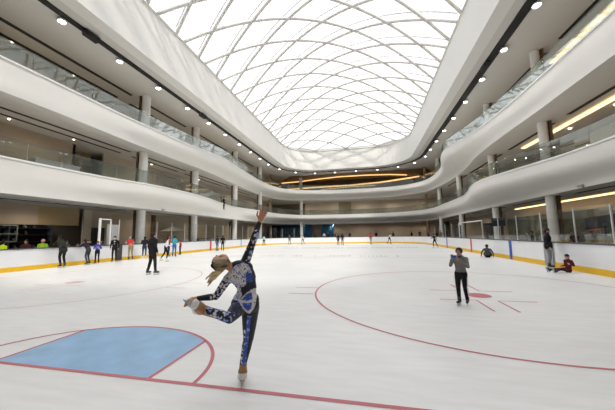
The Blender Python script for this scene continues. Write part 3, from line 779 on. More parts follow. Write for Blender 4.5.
# ------------------------------------------------------------------ people
import numpy as np
V = Vector
def cap_geo(a, b, ra, rb, side=None, flat=1.0, n=14, h=4):
    a = V(a); b = V(b)
    if (b-a).length < 1e-4: b = a+V((0, 0, 1e-3))
    w_ = (b-a).normalized()
    u = V(side) if side is not None else w_.orthogonal()
    u = u-w_*u.dot(w_)
    if u.length < 1e-4: u = w_.orthogonal()
    u.normalize(); v = w_.cross(u); vs = []; rows = []
    for k in range(h):
        ph = PI/2*(k+.35)/h; rows.append((a-w_*ra*math.cos(ph), ra*math.sin(ph)))
    rows += [(a, ra), (b, rb)]
    for k in range(h-1, -1, -1):
        ph = PI/2*(k+.35)/h; rows.append((b+w_*rb*math.cos(ph), rb*math.sin(ph)))
    for c, r in rows:
        for i in range(n):
            t = 2*PI*i/n; vs.append(c+u*(r*math.cos(t))+v*(r*flat*math.sin(t)))
    fs = []; m = len(rows)
    for j in range(m-1):
        for i in range(n): fs.append((j*n+i, j*n+(i+1) % n, (j+1)*n+(i+1) % n, (j+1)*n+i))
    fs.append(tuple(range(n-1, -1, -1))); fs.append(tuple((m-1)*n+i for i in range(n)))
    return vs, fs

def grow(name, prims, mats, voxel, parent, smooth_it=6, loc=(0, 0, 0)):
    """one continuous skin round all the tapered limbs; every face takes the cloth of the nearest limb"""
    mb = MB()
    for p in prims: mb.add(*cap_geo(*p[:4], p[4], p[5]))
    me = mesh_from(mb.v, mb.f); tmp = bpy.data.objects.new('tmp', me); col.objects.link(tmp)
    rm = tmp.modifiers.new('r', 'REMESH'); rm.mode = 'VOXEL'; rm.voxel_size = voxel
    sm = tmp.modifiers.new('s', 'SMOOTH'); sm.iterations = smooth_it; sm.factor = .5
    dg = bpy.context.evaluated_depsgraph_get(); dg.update()
    out = bpy.data.meshes.new_from_object(tmp.evaluated_get(dg))
    bpy.data.objects.remove(tmp); bpy.data.meshes.remove(me)
    npoly = len(out.polygons); c = np.empty(npoly*3); out.polygons.foreach_get('center', c); c = c.reshape(-1, 3)
    best = np.full(npoly, 1e9); idx = np.zeros(npoly, dtype=np.int32)
    for p in prims:
        a = np.array(p[0], float); b = np.array(p[1], float); d = b-a; L = max(1e-9, d@d)
        t = np.clip(((c-a)@d)/L, 0, 1); q = c-(a+t[:, None]*d)
        r = p[2]+(p[3]-p[2])*t
        if p[5] != 1.0 and p[4] is not None:
            w_ = d/np.sqrt(L); u = np.array(p[4], float); u = u-w_*(u@w_); u /= np.linalg.norm(u); v = np.cross(w_, u)
            dist = np.sqrt((q@u)**2+((q@v)/p[5])**2+(q@w_)**2)
        else: dist = np.linalg.norm(q, axis=1)
        e = dist-r
        m_ = e < best; best[m_] = e[m_]; idx[m_] = p[6]
    o = link(name, out, list(mats), parent)
    out.polygons.foreach_set('material_index', idx); out.polygons.foreach_set('use_smooth', np.ones(npoly, dtype=bool)); out.update()
    o.location = loc
    return o

def cloth(c, r=.85): return mat('cloth_%d_%d_%d' % tuple(int(x*1000) for x in c), c, r, spec=.2)
def skin_of(c): return mat('skin_%d_%d' % (int(c[0]*1000), int(c[1]*1000)), c, .55)
SKIN = (.52, .30, .20); SKIN2 = (.40, .22, .14)
BLACK = (.012, .012, .014); WHITE = (.75, .75, .76); HAIR = (.018, .013, .010)
white_boot = mat('white_boot', (.68, .67, .64), .45); black_boot = mat('black_boot', (.02, .02, .022), .4)
blade_m = mat('blade_steel', (.6, .62, .65), .25, metal=1); holder_m = mat('blade_holder', (.55, .56, .56), .5)

def fingers(prims, wrist, hd, palm_n, s, zone, curl=.35, side=1):
    """palm, four unequal bent fingers and a thumb leaving the side of the palm; hd = hand direction, palm_n = palm normal"""
    hd = V(hd).normalized(); pn = V(palm_n); pn = (pn-hd*pn.dot(hd)).normalized(); lat = hd.cross(pn)*side
    w0 = V(wrist); k = w0+hd*.085*s
    prims.append((w0, k, .026*s, .037*s, tuple(lat), .48, zone))
    for i, (o, L) in enumerate(((-.030, .062), (-.0105, .074), (.0105, .070), (.030, .054))):
        b = w0+hd*.088*s+lat*o*s; m_ = b+(hd+pn*curl*.4+lat*o*4)*L*.5*s; e = m_+(hd*(1-curl*.4)+pn*curl+lat*o*3)*L*.5*s
        prims.append((b, m_, .0095*s, .0088*s, None, 1., zone)); prims.append((m_, e, .0088*s, .0072*s, None, 1., zone))
    b = w0+hd*.03*s-lat*.026*s; m_ = b+(hd*.6-lat*.75+pn*.25)*.042*s; e = m_+(hd*.85-lat*.35+pn*.3)*.035*s
    prims.append((b, m_, .0125*s, .0105*s, None, 1., zone)); prims.append((m_, e, .0105*s, .0085*s, None, 1., zone))

def skate(parent, ankle, fwd, m_boot, s=1.0, up=(0, 0, 1)):
    """boot with a holder and a steel blade; ankle is the joint 0.17 above the ice"""
    a = V(ankle); f = V(fwd).normalized(); u = V(up); u = (u-f*u.dot(f)).normalized(); l = f.cross(u)
    pr = [(a+u*.06*s, a-u*.02*s, .058*s, .053*s, None, 1., 0), (a-u*.035*s-f*.03*s, a-u*.050*s+f*.12*s, .050*s, .042*s, tuple(l), .9, 0), (a-u*.05*s+f*.1*s, a-u*.06*s+f*.15*s, .036*s, .030*s, tuple(l), .8, 0)]
    mb = MB()
    for p in pr: mb.add(*cap_geo(*p[:4], p[4], p[5]))
    b = mb.build('skate', m_boot, parent, True)
    M = Matrix(((f.x, l.x, u.x, a.x), (f.y, l.y, u.y, a.y), (f.z, l.z, u.z, a.z), (0, 0, 0, 1)))
    mb = MB(); mb.box(-.07*s, .17*s, -.006*s, .006*s, -.132*s, -.11*s, M); mb.box(-.04*s, .0, -.014*s, .014*s, -.115*s, -.075*s, M); mb.box(.08*s, .13*s, -.014*s, .014*s, -.115*s, -.085*s, M); mb.build('blade_holder', holder_m, b)
    mb = MB(); mb.box(-.085*s, .18*s, -.0025*s, .0025*s, -.17*s, -.13*s, M); mb.build('blade', blade_m, b)

def J(pose):
    j = dict(pel=(0, 0, .95), chest=(0, 0, 1.28), neck=(0, .0, 1.46), head=(0, -.02, 1.625),
             shL=(-.185, 0, 1.41), shR=(.185, 0, 1.41), elL=(-.245, .03, 1.14), elR=(.245, .03, 1.14), wrL=(-.25, -.05, .91), wrR=(.25, -.05, .91),
             hiL=(-.09, 0, .93), hiR=(.09, 0, .93), knL=(-.10, -.03, .53), knR=(.10, -.03, .53), anL=(-.11, .02, .10), anR=(.11, .02, .10), fL=(-.15, -1, 0), fR=(.15, -1, 0))
    P_ = {
     'stand': {},
     'wide': dict(knL=(-.13, -.04, .53), knR=(.14, -.02, .53), anL=(-.17, -.05, .10), anR=(.19, .06, .10)),
     'lean': dict(chest=(0, -.10, 1.24), neck=(0, -.20, 1.41), head=(0, -.27, 1.56), shL=(-.185, -.18, 1.36), shR=(.185, -.18, 1.36), elL=(-.25, -.33, 1.20), elR=(.25, -.33, 1.20), wrL=(-.12, -.50, 1.27), wrR=(.12, -.50, 1.27), pel=(0, .06, .95), hiL=(-.09, .06, .93), hiR=(.09, .06, .93), anL=(-.13, .05, .1), anR=(.13, .14, .1)),
     'stride': dict(chest=(0, -.08, 1.26), neck=(0, -.13, 1.43), head=(0, -.17, 1.59), shL=(-.18, -.12, 1.38), shR=(.18, -.12, 1.38), elL=(-.27, -.18, 1.15), wrL=(-.22, -.38, 1.10), elR=(.30, .03, 1.16), wrR=(.36, .02, .95), knL=(-.10, -.16, .55), anL=(-.11, -.10, .10), knR=(.12, .10, .53), anR=(.15, .34, .16)),
     'phone': dict(elL=(-.27, -.13, 1.17), wrL=(-.10, -.26, 1.36), elR=(.30, -.10, 1.17), wrR=(.19, -.27, 1.33), knR=(.12, -.03, .53), anR=(.13, .02, .1), anL=(-.10, -.08, .1), head=(0, -.04, 1.62)),
     'boyphone': dict(elL=(-.25, -.16, 1.19), wrL=(-.16, -.30, 1.42), elR=(.25, -.10, 1.17), wrR=(.03, -.27, 1.38), knR=(.10, -.03, .53), anR=(.12, .06, .1), anL=(-.07, -.10, .1), head=(0, -.03, 1.63)),
     'photo': dict(elL=(-.27, -.14, 1.20), wrL=(-.09, -.27, 1.50), elR=(.27, -.14, 1.20), wrR=(.09, -.27, 1.50)),
     'folded': dict(elL=(-.25, -.03, 1.16), wrL=(.06, -.19, 1.17), elR=(.25, -.03, 1.16), wrR=(-.06, -.20, 1.20)),
     'sit': dict(pel=(0, 0, .12), chest=(0, .05, .45), neck=(0, .04, .62), head=(0, .0, .78), shL=(-.17, .05, .57), shR=(.17, .05, .57), elL=(-.24, .10, .32), wrL=(-.22, -.10, .30), elR=(.27, .05, .36), wrR=(.30, -.18, .44),
                 hiL=(-.09, 0, .12), hiR=(.09, 0, .12), knL=(-.14, -.42, .16), knR=(.14, -.40, .22), anL=(-.18, -.80, .12), anR=(.12, -.76, .10), fL=(-.2, -.3, 1), fR=(.2, -.3, 1)),
     'sitback': dict(pel=(0, 0, .12), chest=(0, .12, .44), neck=(0, .16, .60), head=(0, .14, .76), shL=(-.19, .16, .55), shR=(.19, .16, .55), elL=(-.32, .30, .34), wrL=(-.34, .36, .10), elR=(.32, .30, .34), wrR=(.36, .36, .10),
                 hiL=(-.1, 0, .12), hiR=(.1, 0, .12), knL=(-.16, -.40, .34), knR=(.16, -.40, .30), anL=(-.2, -.74, .12), anR=(.2, -.76, .12), fL=(-.2, -1, .4), fR=(.2, -1, .4)),
    }[pose]
    j.update(P_); return {k: V(v) for k, v in j.items()}

def person(label, x, y, face, h=1.72, pose='stand', top=BLACK, pants=BLACK, hair=HAIR, skin=SKIN, boots='b', hat=None, longhair=False, bulk=1.0, vox=.016, sleeves=None, extra=None, z0=0., group=None, mask=False, fw=None, bodywide=1.0, HS=1.0, coat=0, LB=1.0):
    """face: compass of the look, in degrees, 0 = towards the photographer's end of the rink, 90 = towards the right boards"""
    s = h/1.75; t = thing('person', label, 'person', (x, y, z0), math.radians(face), group)
    j = J(pose); lift = .07 if boots else 0.0
    if pose in ('sit', 'sitback'): lift = 0
    for k in j:
        if k[0] != 'f': j[k] = (j[k]+V((0, 0, lift)))*s
    X = (1, 0, 0); B = bulk*s; W_ = bodywide
    pr = []
    A_ = lambda a, b, ra, rb, side=None, flat=1., z=0: pr.append((a, b, ra, rb, side, flat, z))
    # zones 0 top, 1 trousers, 2 skin, 3 sleeves
    pel, ch, nk, hd = j['pel'], j['chest'], j['neck'], j['head']
    waist = pel.lerp(ch, .45)
    A_(pel-V((0, 0, .03*s)), pel+V((0, 0, .07*s)), .155*s*W_, .152*s*W_, X, .70, 1)
    A_(waist, ch, .142*B*W_, .168*B*W_, X, .66, 0); A_(pel.lerp(ch, .36), waist, .150*B*W_, .143*B*W_, X, .70, 0)
    A_(ch, nk-(nk-ch)*.25, .170*B*W_, .130*B, X, .60, 0)
    if coat:
        A_(waist, pel-V((0, 0, coat*s)), .150*B, .166*B, X, .74, 0)
    for sd in 'LR':
        sh, el, wr = j['sh'+sd], j['el'+sd], j['wr'+sd]
        A_(nk-V((0, 0, .02*s)), sh, .055*s, .062*B, None, 1., 0)
        A_(sh, el, .060*B, .046*B, None, 1., 3); A_(el, el.lerp(wr, .93), .046*B, .034*B, None, 1., 3); A_(el.lerp(wr, .93), wr, .026*s, .025*s, None, 1., 2)
        d_ = (wr-el).normalized()
        inward = V((-1 if sd == 'R' else 1, 0, 0)) if pose not in ('phone', 'photo', 'lean', 'boyphone') else V((0, 1 if pose != 'lean' else 0, 0 if pose != 'lean' else -1))
        if pose in ('phone', 'photo', 'boyphone'): d_ = (d_+V((0, -.1, 1.2))).normalized()
        if pose == 'lean': d_ = V(((.6 if sd == 'L' else -.6), -1, -.05)).normalized()
        fingers(pr, wr, d_, inward, s, 2, .5, 1 if sd == 'L' else -1)
        hi, kn, an = j['hi'+sd], j['kn'+sd], j['an'+sd]
        A_(hi, kn, .088*s*LB, .060*s*LB, None, 1., 1); A_(kn, kn.lerp(an, .35), .058*s*LB, .056*s*LB, None, 1., 1); A_(kn.lerp(an, .35), an+(kn-an).normalized()*.03*s, .055*s*LB, .043*s*LB, None, 1., 1)
        f = V(j['f'+sd]).normalized()
        if boots:
            pass
        else:
            A_(an-V((0, 0, .05*s)), an-V((0, 0, .06*s))+f*.15*s, .042*s, .034*s, None, 1., 4)
    A_(nk-V((0, 0, .03*s)), nk.lerp(hd, .5), .056*s, .052*s, None, 1., 2)
    up = (hd-nk).normalized() if pose not in ('lean', 'stride') else V((0, -.25, 1)).normalized()
    fr = V((0, -1, 0)); fr = (fr-up*fr.dot(up)).normalized()
    A_(hd-up*.045*s+fr*.012*s, hd+up*.035*s-fr*.008*s, .070*s*HS, .088*s*HS, X, 1.08, 2)
    A_(hd-up*.075*s+fr*.045*s, hd-up*.055*s+fr*.05*s, .036*s, .040*s, X, .9, 2)          # jaw
    A_(hd+up*.0*s+fr*.085*s*HS, hd-up*.022*s+fr*.102*s*HS, .010*s, .015*s, None, 1., 2)          # nose
    for q in (-1, 1): A_(hd+V((q*.083*s*HS, 0, 0))-up*.015*s, hd+V((q*.088*s*HS, 0, 0))+up*.02*s, .012*s, .015*s, (0, 1, 0), 1., 2)
    shoe = cloth((.05, .05, .05), .6)
    grow('body', pr, [cloth(top), cloth(pants), skin_of(skin), cloth(sleeves if sleeves else top), shoe], vox, t, 4)
    # hair
    mb = MB(); hp = [(hd+up*.03*s-fr*.022*s, hd+up*.045*s-fr*.014*s, .097*s*HS, .093*s*HS, X, 1.05), (hd-up*.03*s-fr*.045*s, hd+up*.02*s-fr*.03*s, .066*s*HS, .085*s*HS, X, 1.)]
    if longhair: hp.append((hd-up*.02*s-fr*.06*s, hd-up*.27*s-fr*.085*s, .075*s, .045*s, X, .6))
    for p in hp: mb.add(*cap_geo(*p))
    mb.build('hair', cloth(hair, .6), t, True)
    if hat:
        mb = MB(); mb.add(*cap_geo(hd+up*.05*s, hd+up*.06*s, .104*s, .096*s, X, 1.05))
        mb.add(*cap_geo(hd+up*.045*s+fr*.07*s, hd+up*.035*s+fr*.15*s, .075*s, .06*s, X, .18)); mb.build('cap', cloth(hat), t, True)
    for q in (-1, 1):
        mb = MB(); mb.ball(hd+V((q*.032*s*HS, 0, 0))+fr*.083*s*HS+up*.018*s, .0115*s, 8); mb.build('eye', cloth((.02, .015, .012), .2), t, True)
    if not mask:
        mb = MB(); mb.add(*cap_geo(hd+V((-.02*s, 0, 0))+fr*.088*s-up*.052*s, hd+V((.02*s, 0, 0))+fr*.088*s-up*.052*s, .006*s, .006*s)); mb.build('mouth', cloth((.30, .10, .08), .5), t, True)
    else:
        mb = MB(); mb.add(*cap_geo(hd+fr*.052*s-up*.06*s, hd+fr*.058*s-up*.025*s, .048*s, .05*s, X, 1.)); mb.build('face_mask', cloth((.8, .8, .8)), t, True)
    if boots:
        for sd in 'LR': skate(t, j['an'+sd], j['f'+sd], white_boot if boots == 'w' else black_boot, s, (0, 0, 1) if pose not in ('sit', 'sitback') else (0, 1, .3))
    if extra: extra(t, j, s)
    return t

LX = IX0
# ---- skaters on the ice, left side
person('man in dark olive hoodie and black trousers leaning on the left boards', LX+.62, 12.85, -95, 1.84, 'lean', (.022, .026, .018), BLACK, bulk=1.2, coat=.04, LB=1.1, vox=.012)
person('adult in black leaning on the left boards beside the child in the blue top', LX+.62, 14.35, -85, 1.62, 'lean', (.02, .02, .025), (.05, .05, .055), bulk=1.1)
def print_patch(t, j, s):
    c = j['chest']
    for i, (cc, dx, dz) in enumerate((((.6, .05, .03), -.04, .02), ((.75, .5, .02), .04, .0), ((.1, .4, .1), 0, -.05))):
        mb = MB(); mb.add(*cap_geo(c+V((dx*s, -.105*s, dz*s)), c+V((dx*s+.03, -.105*s, dz*s+.01)), .035*s, .03*s, (0, 0, 1), .5)); mb.build('chest_print', cloth(cc), t, True)
person('child in blue top with red and yellow print and black trousers by the left boards', LX+.75, 14.9, 40, 1.42, 'folded', (.02, .09, .42), BLACK, extra=print_patch)
def shirt(t, j, s):
    c = j['chest']; mb = MB(); mb.add(*cap_geo(c+V((0, -.085*s, .10*s)), c+V((0, -.098*s, -.08*s)), .045*s, .022*s, (1, 0, 0), .35)); mb.build('shirt_front', cloth((.7, .7, .7)), t, True)
person('person in black coat with a white mask standing in front of the left bench gate', LX+.75, 16.15, 30, 1.74, 'stand', BLACK, BLACK, mask=True, extra=shirt)
person('grey haired person in red vest with white sleeves and khaki trousers at the left boards', LX+.6, 17.65, -120, 1.74, 'lean', (.55, .03, .03), (.32, .23, .12), hair=(.3, .28, .26), sleeves=(.65, .65, .65), bulk=1.15)
person('long haired woman in black jacket and dark jeans at the left boards', LX+.95, 18.6, -140, 1.68, 'folded', (.02, .02, .03), (.03, .04, .07), longhair=True, boots='w')
person('man all in black standing on skates with his back turned, left of the spinning skater', -9.62, 10.82, 165, 1.84, 'wide', BLACK, BLACK, bulk=1.18, coat=.03, LB=1.15, vox=.01)
person('skater in white jacket gliding with a bent back, right of the man all in black', -13.8, 16.7, 120, 1.62, 'stride', (.7, .7, .72), BLACK, boots='w')
person('person in red jacket and dark trousers beside the teal jacket', -17.0, 20.9, 150, 1.80, 'folded', (.55, .025, .03), (.03, .04, .08), bulk=1.05)
person('person in teal jacket and blue trousers right of the red jacket', -16.1, 20.5, -160, 1.72, 'folded', (.05, .30, .36), (.04, .12, .35), bulk=1.08, hat=(.05, .04, .04))
person('small child in red jacket standing near the left boards', -17.3, 22.85, -30, 1.28, 'stand', (.45, .03, .04), BLACK, sleeves=(.4, .03, .04))
person('person in black jacket and blue jeans beside the red board stripe on the left', -17.0, 28.8, 170, 1.66, 'stand', (.02, .02, .025), (.09, .13, .2))
person('person all in black right of the one in blue jeans by the red stripe', -16.3, 28.8, 200, 1.70, 'stand')
# ---- far skaters
person('far skater in pale teal top and black leggings near the far left corner', -16.2, 41.3, 10, 1.62, 'wide', (.35, .62, .62), BLACK, vox=.02)
person('far skater in grey clothes left of the far round column', -13.2, 45.5, 20, 1.66, 'wide', (.06, .06, .07), (.16, .17, .18), vox=.02)
person('far skater in white top and black trousers below the far round column', -11.2, 46.8, -20, 1.6, 'stride', (.6, .6, .6), BLACK, vox=.02)
person('far skater all in black, left of the pair in the middle of the rink end', -4.5, 41.9, 180, 1.66, 'stand', vox=.02)
person('far skater in black jacket and grey trousers, right of the pair at the rink end', -3.85, 41.7, 175, 1.74, 'stand', BLACK, (.08, .08, .09), vox=.02)
person('far skater in red jacket and grey trousers in front of the end boards', .33, 44.6, 150, 1.74, 'stand', (.55, .05, .04), (.25, .25, .27), vox=.02)
person('far skater in white top and black trousers striding before the end boards', 3.3, 46.4, 110, 1.68, 'stride', (.62, .62, .64), BLACK, vox=.02)
person('far skater in black with a white top beside the right corner of the rink', 7.2, 33.2, -60, 1.55, 'stride', (.03, .03, .035), BLACK, vox=.02, boots='w')
# ---- right side
person('person in dark grey sitting on the ice by the right boards, leaning back on hands', 7.75, 20.8, 158, 1.72, 'sitback', (.07, .075, .08), BLACK)
person('person in black coat and grey trousers standing in the open gate of the right boards', 8.0, 14.72, 60, 1.76, 'stand', BLACK, (.20, .21, .23), bulk=1.25, coat=.02, LB=1.1)
person('child in maroon clothes sitting on the ice against the right boards', 7.95, 13.5, -75, 1.42, 'sit', (.09, .012, .018), (.07, .012, .02), vox=.012)

# ---- boy with the phone
def boy_extra(t, j, s):
    a = j['wrL']+V((.0, -.035, .05)); b = j['wrR']+V((-.02, -.035, .05))
    mb = MB(); c = (a+b)/2; mb.box(c.x-.06, c.x+.055, c.y-.006, c.y+.006, c.z-.012, c.z+.052)
    bevel(tag(mb.build('smartphone', cloth((.02, .10, .42), .4)), 'blue cased smartphone held up by the boy in the grey jacket', 'phone'), .004)
    ph = [o for o in bpy.data.objects if o.name.startswith('smartphone')][0]; ph.matrix_world = Matrix.Translation((2.11, 7.28, 0)) @ Matrix.Rotation(math.radians(BOYF), 4, 'Z')
    p = j['pel']; mb = MB(); mb.tube([(p.x+.158*s*math.cos(2*PI*i/28), p.y+.112*s*math.sin(2*PI*i/28), p.z+.055*s) for i in range(28)], .022*s, 8, True); mb.build('jacket_hem', cloth((.15, .14, .13)), t, True)
    n_ = j['neck']; mb = MB(); mb.tube([(n_.x+.078*s*math.cos(2*PI*i/20), n_.y+.074*s*math.sin(2*PI*i/20), n_.z+.01) for i in range(20)], .02*s, 8, True); mb.build('collar', cloth((.025, .025, .025)), t, True)
    for sd, q in (('L', -1), ('R', 1)):
        hi, kn, an = j['hi'+sd], j['kn'+sd], j['an'+sd]
        for dy in (-.016, .016):
            mb = MB(); a_ = hi+V((q*.101*s, dy-.01, -.06)); b_ = kn+V((q*.069*s, dy-.01, 0)); c_ = an+V((q*.051*s, dy-.01, .08))
            mb.tube([a_, a_.lerp(b_, .5), b_, b_.lerp(c_, .5), c_], .006, 6); mb.build('side_stripe', cloth((.7, .7, .7)), t, True)
BOYF = -32
person('boy in grey zip jacket and black track trousers holding up a blue phone', 2.11, 7.28, BOYF, 1.27, 'boyphone', (.19, .18, .165), BLACK, skin=SKIN2, bulk=1.12, HS=1.12, LB=1.18, vox=.0075, extra=boy_extra)

# ---- spectators behind the boards
sx = LX-1.15
crowd = [
 ('spectator in neon yellow shirt with back turned, at the left photo edge', sx, 11.1, 200, 1.62, 'stand', (.55, .75, .03), BLACK, {}),
 ('spectator in dark red and black behind the left boards, between two neon shirts', sx, 12.15, 40, 1.66, 'folded', (.05, .015, .015), BLACK, {}),
 ('spectator in neon green shirt and pink cap behind the left boards', sx, 13.0, 60, 1.66, 'folded', (.28, .50, .03), BLACK, dict(hat=(.6, .25, .3))),
 ('spectator in brown grey top behind the left boards, right of the olive hoodie', sx, 14.35, 90, 1.55, 'folded', (.10, .085, .07), BLACK, {}),
 ('spectator in white shirt behind the left boards, left of the child in blue', sx, 15.0, 70, 1.42, 'lean', (.6, .6, .6), BLACK, {}),
 ('spectator in black taking a photo behind the child in the blue top', sx, 15.75, 80, 1.58, 'photo', BLACK, BLACK, {}),
 ('spectator in dark plum top behind the left boards, beside the glass frame', sx, 16.75, 60, 1.52, 'folded', (.10, .03, .04), BLACK, {}),
 ('spectator in white shirt behind the left boards, right of the red vest', sx-.1, 19.6, 100, 1.66, 'stand', (.62, .62, .62), BLACK, {}),
 ('seated looking spectator in dark clothes behind the left boards near the teal jacket', sx-.3, 23.6, 90, 1.45, 'folded', (.05, .04, .04), BLACK, {}),
 ('spectator in neon yellow vest far behind the left boards near the raised hand', sx-.4, 44.0, 60, 1.62, 'stand', (.5, .65, .03), BLACK, {}),
]
fx = [(-10.1, 'dark blue', (.02, .03, .05), 'between the two blue curtains'), (-8.3, 'white', (.6, .6, .6), 'before the wide blue curtain'), (-7.5, 'black', BLACK, 'right of the white top'), (-6.2, 'grey', (.08, .08, .09), 'right edge of wide curtain'),
      (-3.4, 'dark brown', (.05, .03, .02), 'behind the far pair of skaters'), (1.4, 'black', BLACK, 'right of the far red jacket'), (4.4, 'dark grey', (.04, .04, .045), 'right of the far striding skater'), (7.6, 'black', BLACK, 'alone near the far right')]
for i, (x, cn, c, wh) in enumerate(fx):
    crowd.append((f'spectator in {cn} top behind the end boards, {wh}', x, IY1+1.6+.2*(i % 2), 10*i-30, 1.66+.03*(i % 3), 'stand', c, BLACK, dict(z0=.38)))
crowd += [
 ('distant spectator in black with a pale face left of the far right group', 9.0, 52.6, 0, 1.74, 'folded', (.03, .025, .03), BLACK, dict(z0=.38)),
 ('distant spectator in grey top in the far right group', 9.9, 50.0, 20, 1.68, 'stand', (.10, .10, .12), BLACK, dict(z0=.38)),
 ('distant spectator in black bending near the far right corner', 10.4, 46.3, -30, 1.6, 'lean', BLACK, BLACK, dict(z0=.38)),
 ('distant spectator in dark grey at the far right corner glass', 10.3, 43.6, -60, 1.66, 'stand', (.04, .04, .05), BLACK, dict(z0=.38)),
 ('distant spectator in black standing highest at the far right corner', 10.1, 39.5, -90, 1.85, 'stand', BLACK, BLACK, dict(z0=.38)),
 ('spectator in black taking a photo behind the right glass, left of the black coat', 10.2, 20.3, -90, 1.72, 'photo', (.015, .015, .018), BLACK, {}),
 ('spectator in dark brown behind the right glass, left of the one with a camera', 10.4, 19.3, -90, 1.6, 'stand', (.06, .05, .04), BLACK, {}),
 ('spectator in black standing behind the column at the right glass', 13.8, 24.6, -90, 1.66, 'folded', (.02, .02, .025), BLACK, {}),
 ('spectator in dark red behind the panel light at the right', 13.9, 22.6, -60, 1.6, 'folded', (.08, .02, .02), BLACK, {}),
 ('spectator in black right of the dark red top behind the panel light', 14.2, 21.6, -80, 1.62, 'stand', (.02, .02, .022), BLACK, {}),
 ('dark figure standing behind the glass of the middle left gallery', -18.9, 33.5, 90, 1.7, 'stand', BLACK, BLACK, dict(z0=5.25)),
]
for (lb, x, y, fc, hh, po, tc_, pc, kw) in crowd:
    person(lb, x, y, fc, hh, po, tc_, pc, boots=None, vox=.016 if y < 25 else .024, **kw)

for o in bpy.data.objects:
    if o.parent is None and 'label' in o and not 4 <= len(o['label'].split()) <= 16: print('LONG', len(o['label'].split()), o['label'])
# ------------------------------------------------------------------ the spinning skater
D0 = 3.16
O_ = V((-1.51, 3.11, 0))
hero = thing('person', 'figure skater in black bodysuit with blue pattern, one arm raised, holding her lifted skate', 'person', tuple(O_))
def q(px, py, dd=0): return at(px, py, D0+dd)-O_
vx = (R2+Fv*.0).normalized(); view = Fv.copy()
side = tuple(R2)
pr = []
def A_(a, b, ra, rb, sd=None, flat=1., z=0): pr.append((a, b, ra, rb, sd, flat, z))
P1 = .01153   # metres per photo pixel at her distance
hipc = q(245.5, 302, 0)
# standing leg
hR = q(250.5, 307, .02); kR = q(248.5, 338, -.02); aR = q(243.0, 364.5, .02)
A_(hR, hR.lerp(kR, .55), .104, .082); A_(hR.lerp(kR, .55), kR, .082, .060)
A_(kR, kR.lerp(aR, .35)+view*-.012, .056, .055); A_(kR.lerp(aR, .35)+view*-.012, aR, .054, .038)
# pelvis and seat
A_(q(242, 300), q(250, 300), .105, .105, side, .95); A_(q(239, 304, -.05), q(239, 304, -.05), .092, .092); A_(q(251, 304, -.03), q(251, 304, -.03), .096, .096)
# waist, back
A_(q(246, 296), q(247, 287, .02), .118, .108, side, .72)
A_(q(247, 287, .02), q(243, 276, .0), .112, .145, side, .66)
A_(q(243, 277, .0), q(239.5, 270, -.04), .150, .125, side, .62)
# shoulders
sR = q(245.5, 261.5, -.02); sL = q(227.5, 279.5, -.08)
A_(q(239, 270, -.04), sR, .085, .052); A_(q(238, 273, -.05), sL, .095, .055)
A_(q(247, 268, -.02), q(246, 274, 0), .07, .09)
# raised arm
eR = q(252.5, 242.5, -.02); wR = q(259.8, 221.5, -.04)
A_(sR, eR, .056, .040); A_(eR, eR.lerp(wR, .4), .040, .037); A_(eR.lerp(wR, .4), wR.lerp(eR, .05), .037, .026); A_(wR.lerp(eR, .06), wR, .024, .024, None, 1., 1)
# lowered arm
eL = q(216, 296.5, -.22); wL = q(195.5, 298.8, -.30)
A_(sL, eL, .052, .038); A_(eL, eL.lerp(wL, .4), .038, .035); A_(eL.lerp(wL, .4), wL, .035, .024); 
# lifted leg
hL = q(239, 307, -.04); kL = q(229.5, 318, -.36); aL = q(208.5, 310.8, -.40)
A_(hL, hL.lerp(kL, .5), .094, .078); A_(hL.lerp(kL, .5), kL, .078, .056); A_(kL, kL.lerp(aL, .4), .054, .052); A_(kL.lerp(aL, .4), aL, .052, .036)
# neck and head, thrown back
nk = q(233.5, 268.5, -.06); hd = q(221.0, 261.3, -.12); HD = .88
A_(q(237, 270, -.05), nk, .06, .052, None, 1., 0); A_(nk, nk.lerp(hd, .5), .050, .050, None, 1., 1)
crown = (q(212.5, 264.5, -.20)-hd).normalized()          # top of the head
facd = (q(231, 250, .10)-hd); facd = (facd-crown*facd.dot(crown)).normalized()   # where the face looks: up and away
latd = crown.cross(facd)
A_(hd-crown*.035+facd*.01, hd+crown*.03-facd*.004, .062, .075, tuple(latd), 1.08, 1)
A_(hd-crown*.075+facd*.045, hd-crown*.055+facd*.05, .033, .038, tuple(latd), .9, 1)
A_(hd+facd*.075, hd-crown*.018+facd*.091, .009, .014, None, 1., 1)
for s_ in (-1, 1): A_(hd+latd*s_*.074-crown*.012, hd+latd*s_*.077+crown*.018, .011, .014, None, 1., 1)
# hands
def hand(w_, ds, pn, lat_order, th, L=1.0):
    """ds: list of five finger polylines given explicitly"""
    pass
# raised open hand: palm towards the camera side, fingers spread
W0 = wR; hd_ = (q(263.6, 211.5, -.04)-W0).normalized(); lat = (R2-hd_*R2.dot(hd_)).normalized()
A_(W0, W0+hd_*.075, .025, .038, tuple(lat), .45, 1)
for o, L, sp, bz in ((-.030, .066, -.16, .02), (-.010, .078, -.02, .03), (.011, .074, .10, .035), (.031, .058, .22, .03)):
    b = W0+hd_*.082+lat*o; m_ = b+(hd_+lat*sp)*L*.52-view*bz*.2; e = m_+(hd_+lat*sp*.7)*L*.48-view*bz*.45
    A_(b, m_, .0100, .0092, None, 1., 1); A_(m_, e, .0092, .0076, None, 1., 1)
b = W0+hd_*.03-lat*.026; m_ = b+(hd_*.62-lat*.70)*.045; e = m_+(hd_*.98-lat*.10)*.042
A_(b, m_, .013, .011, None, 1., 1); A_(m_, e, .011, .0088, None, 1., 1)
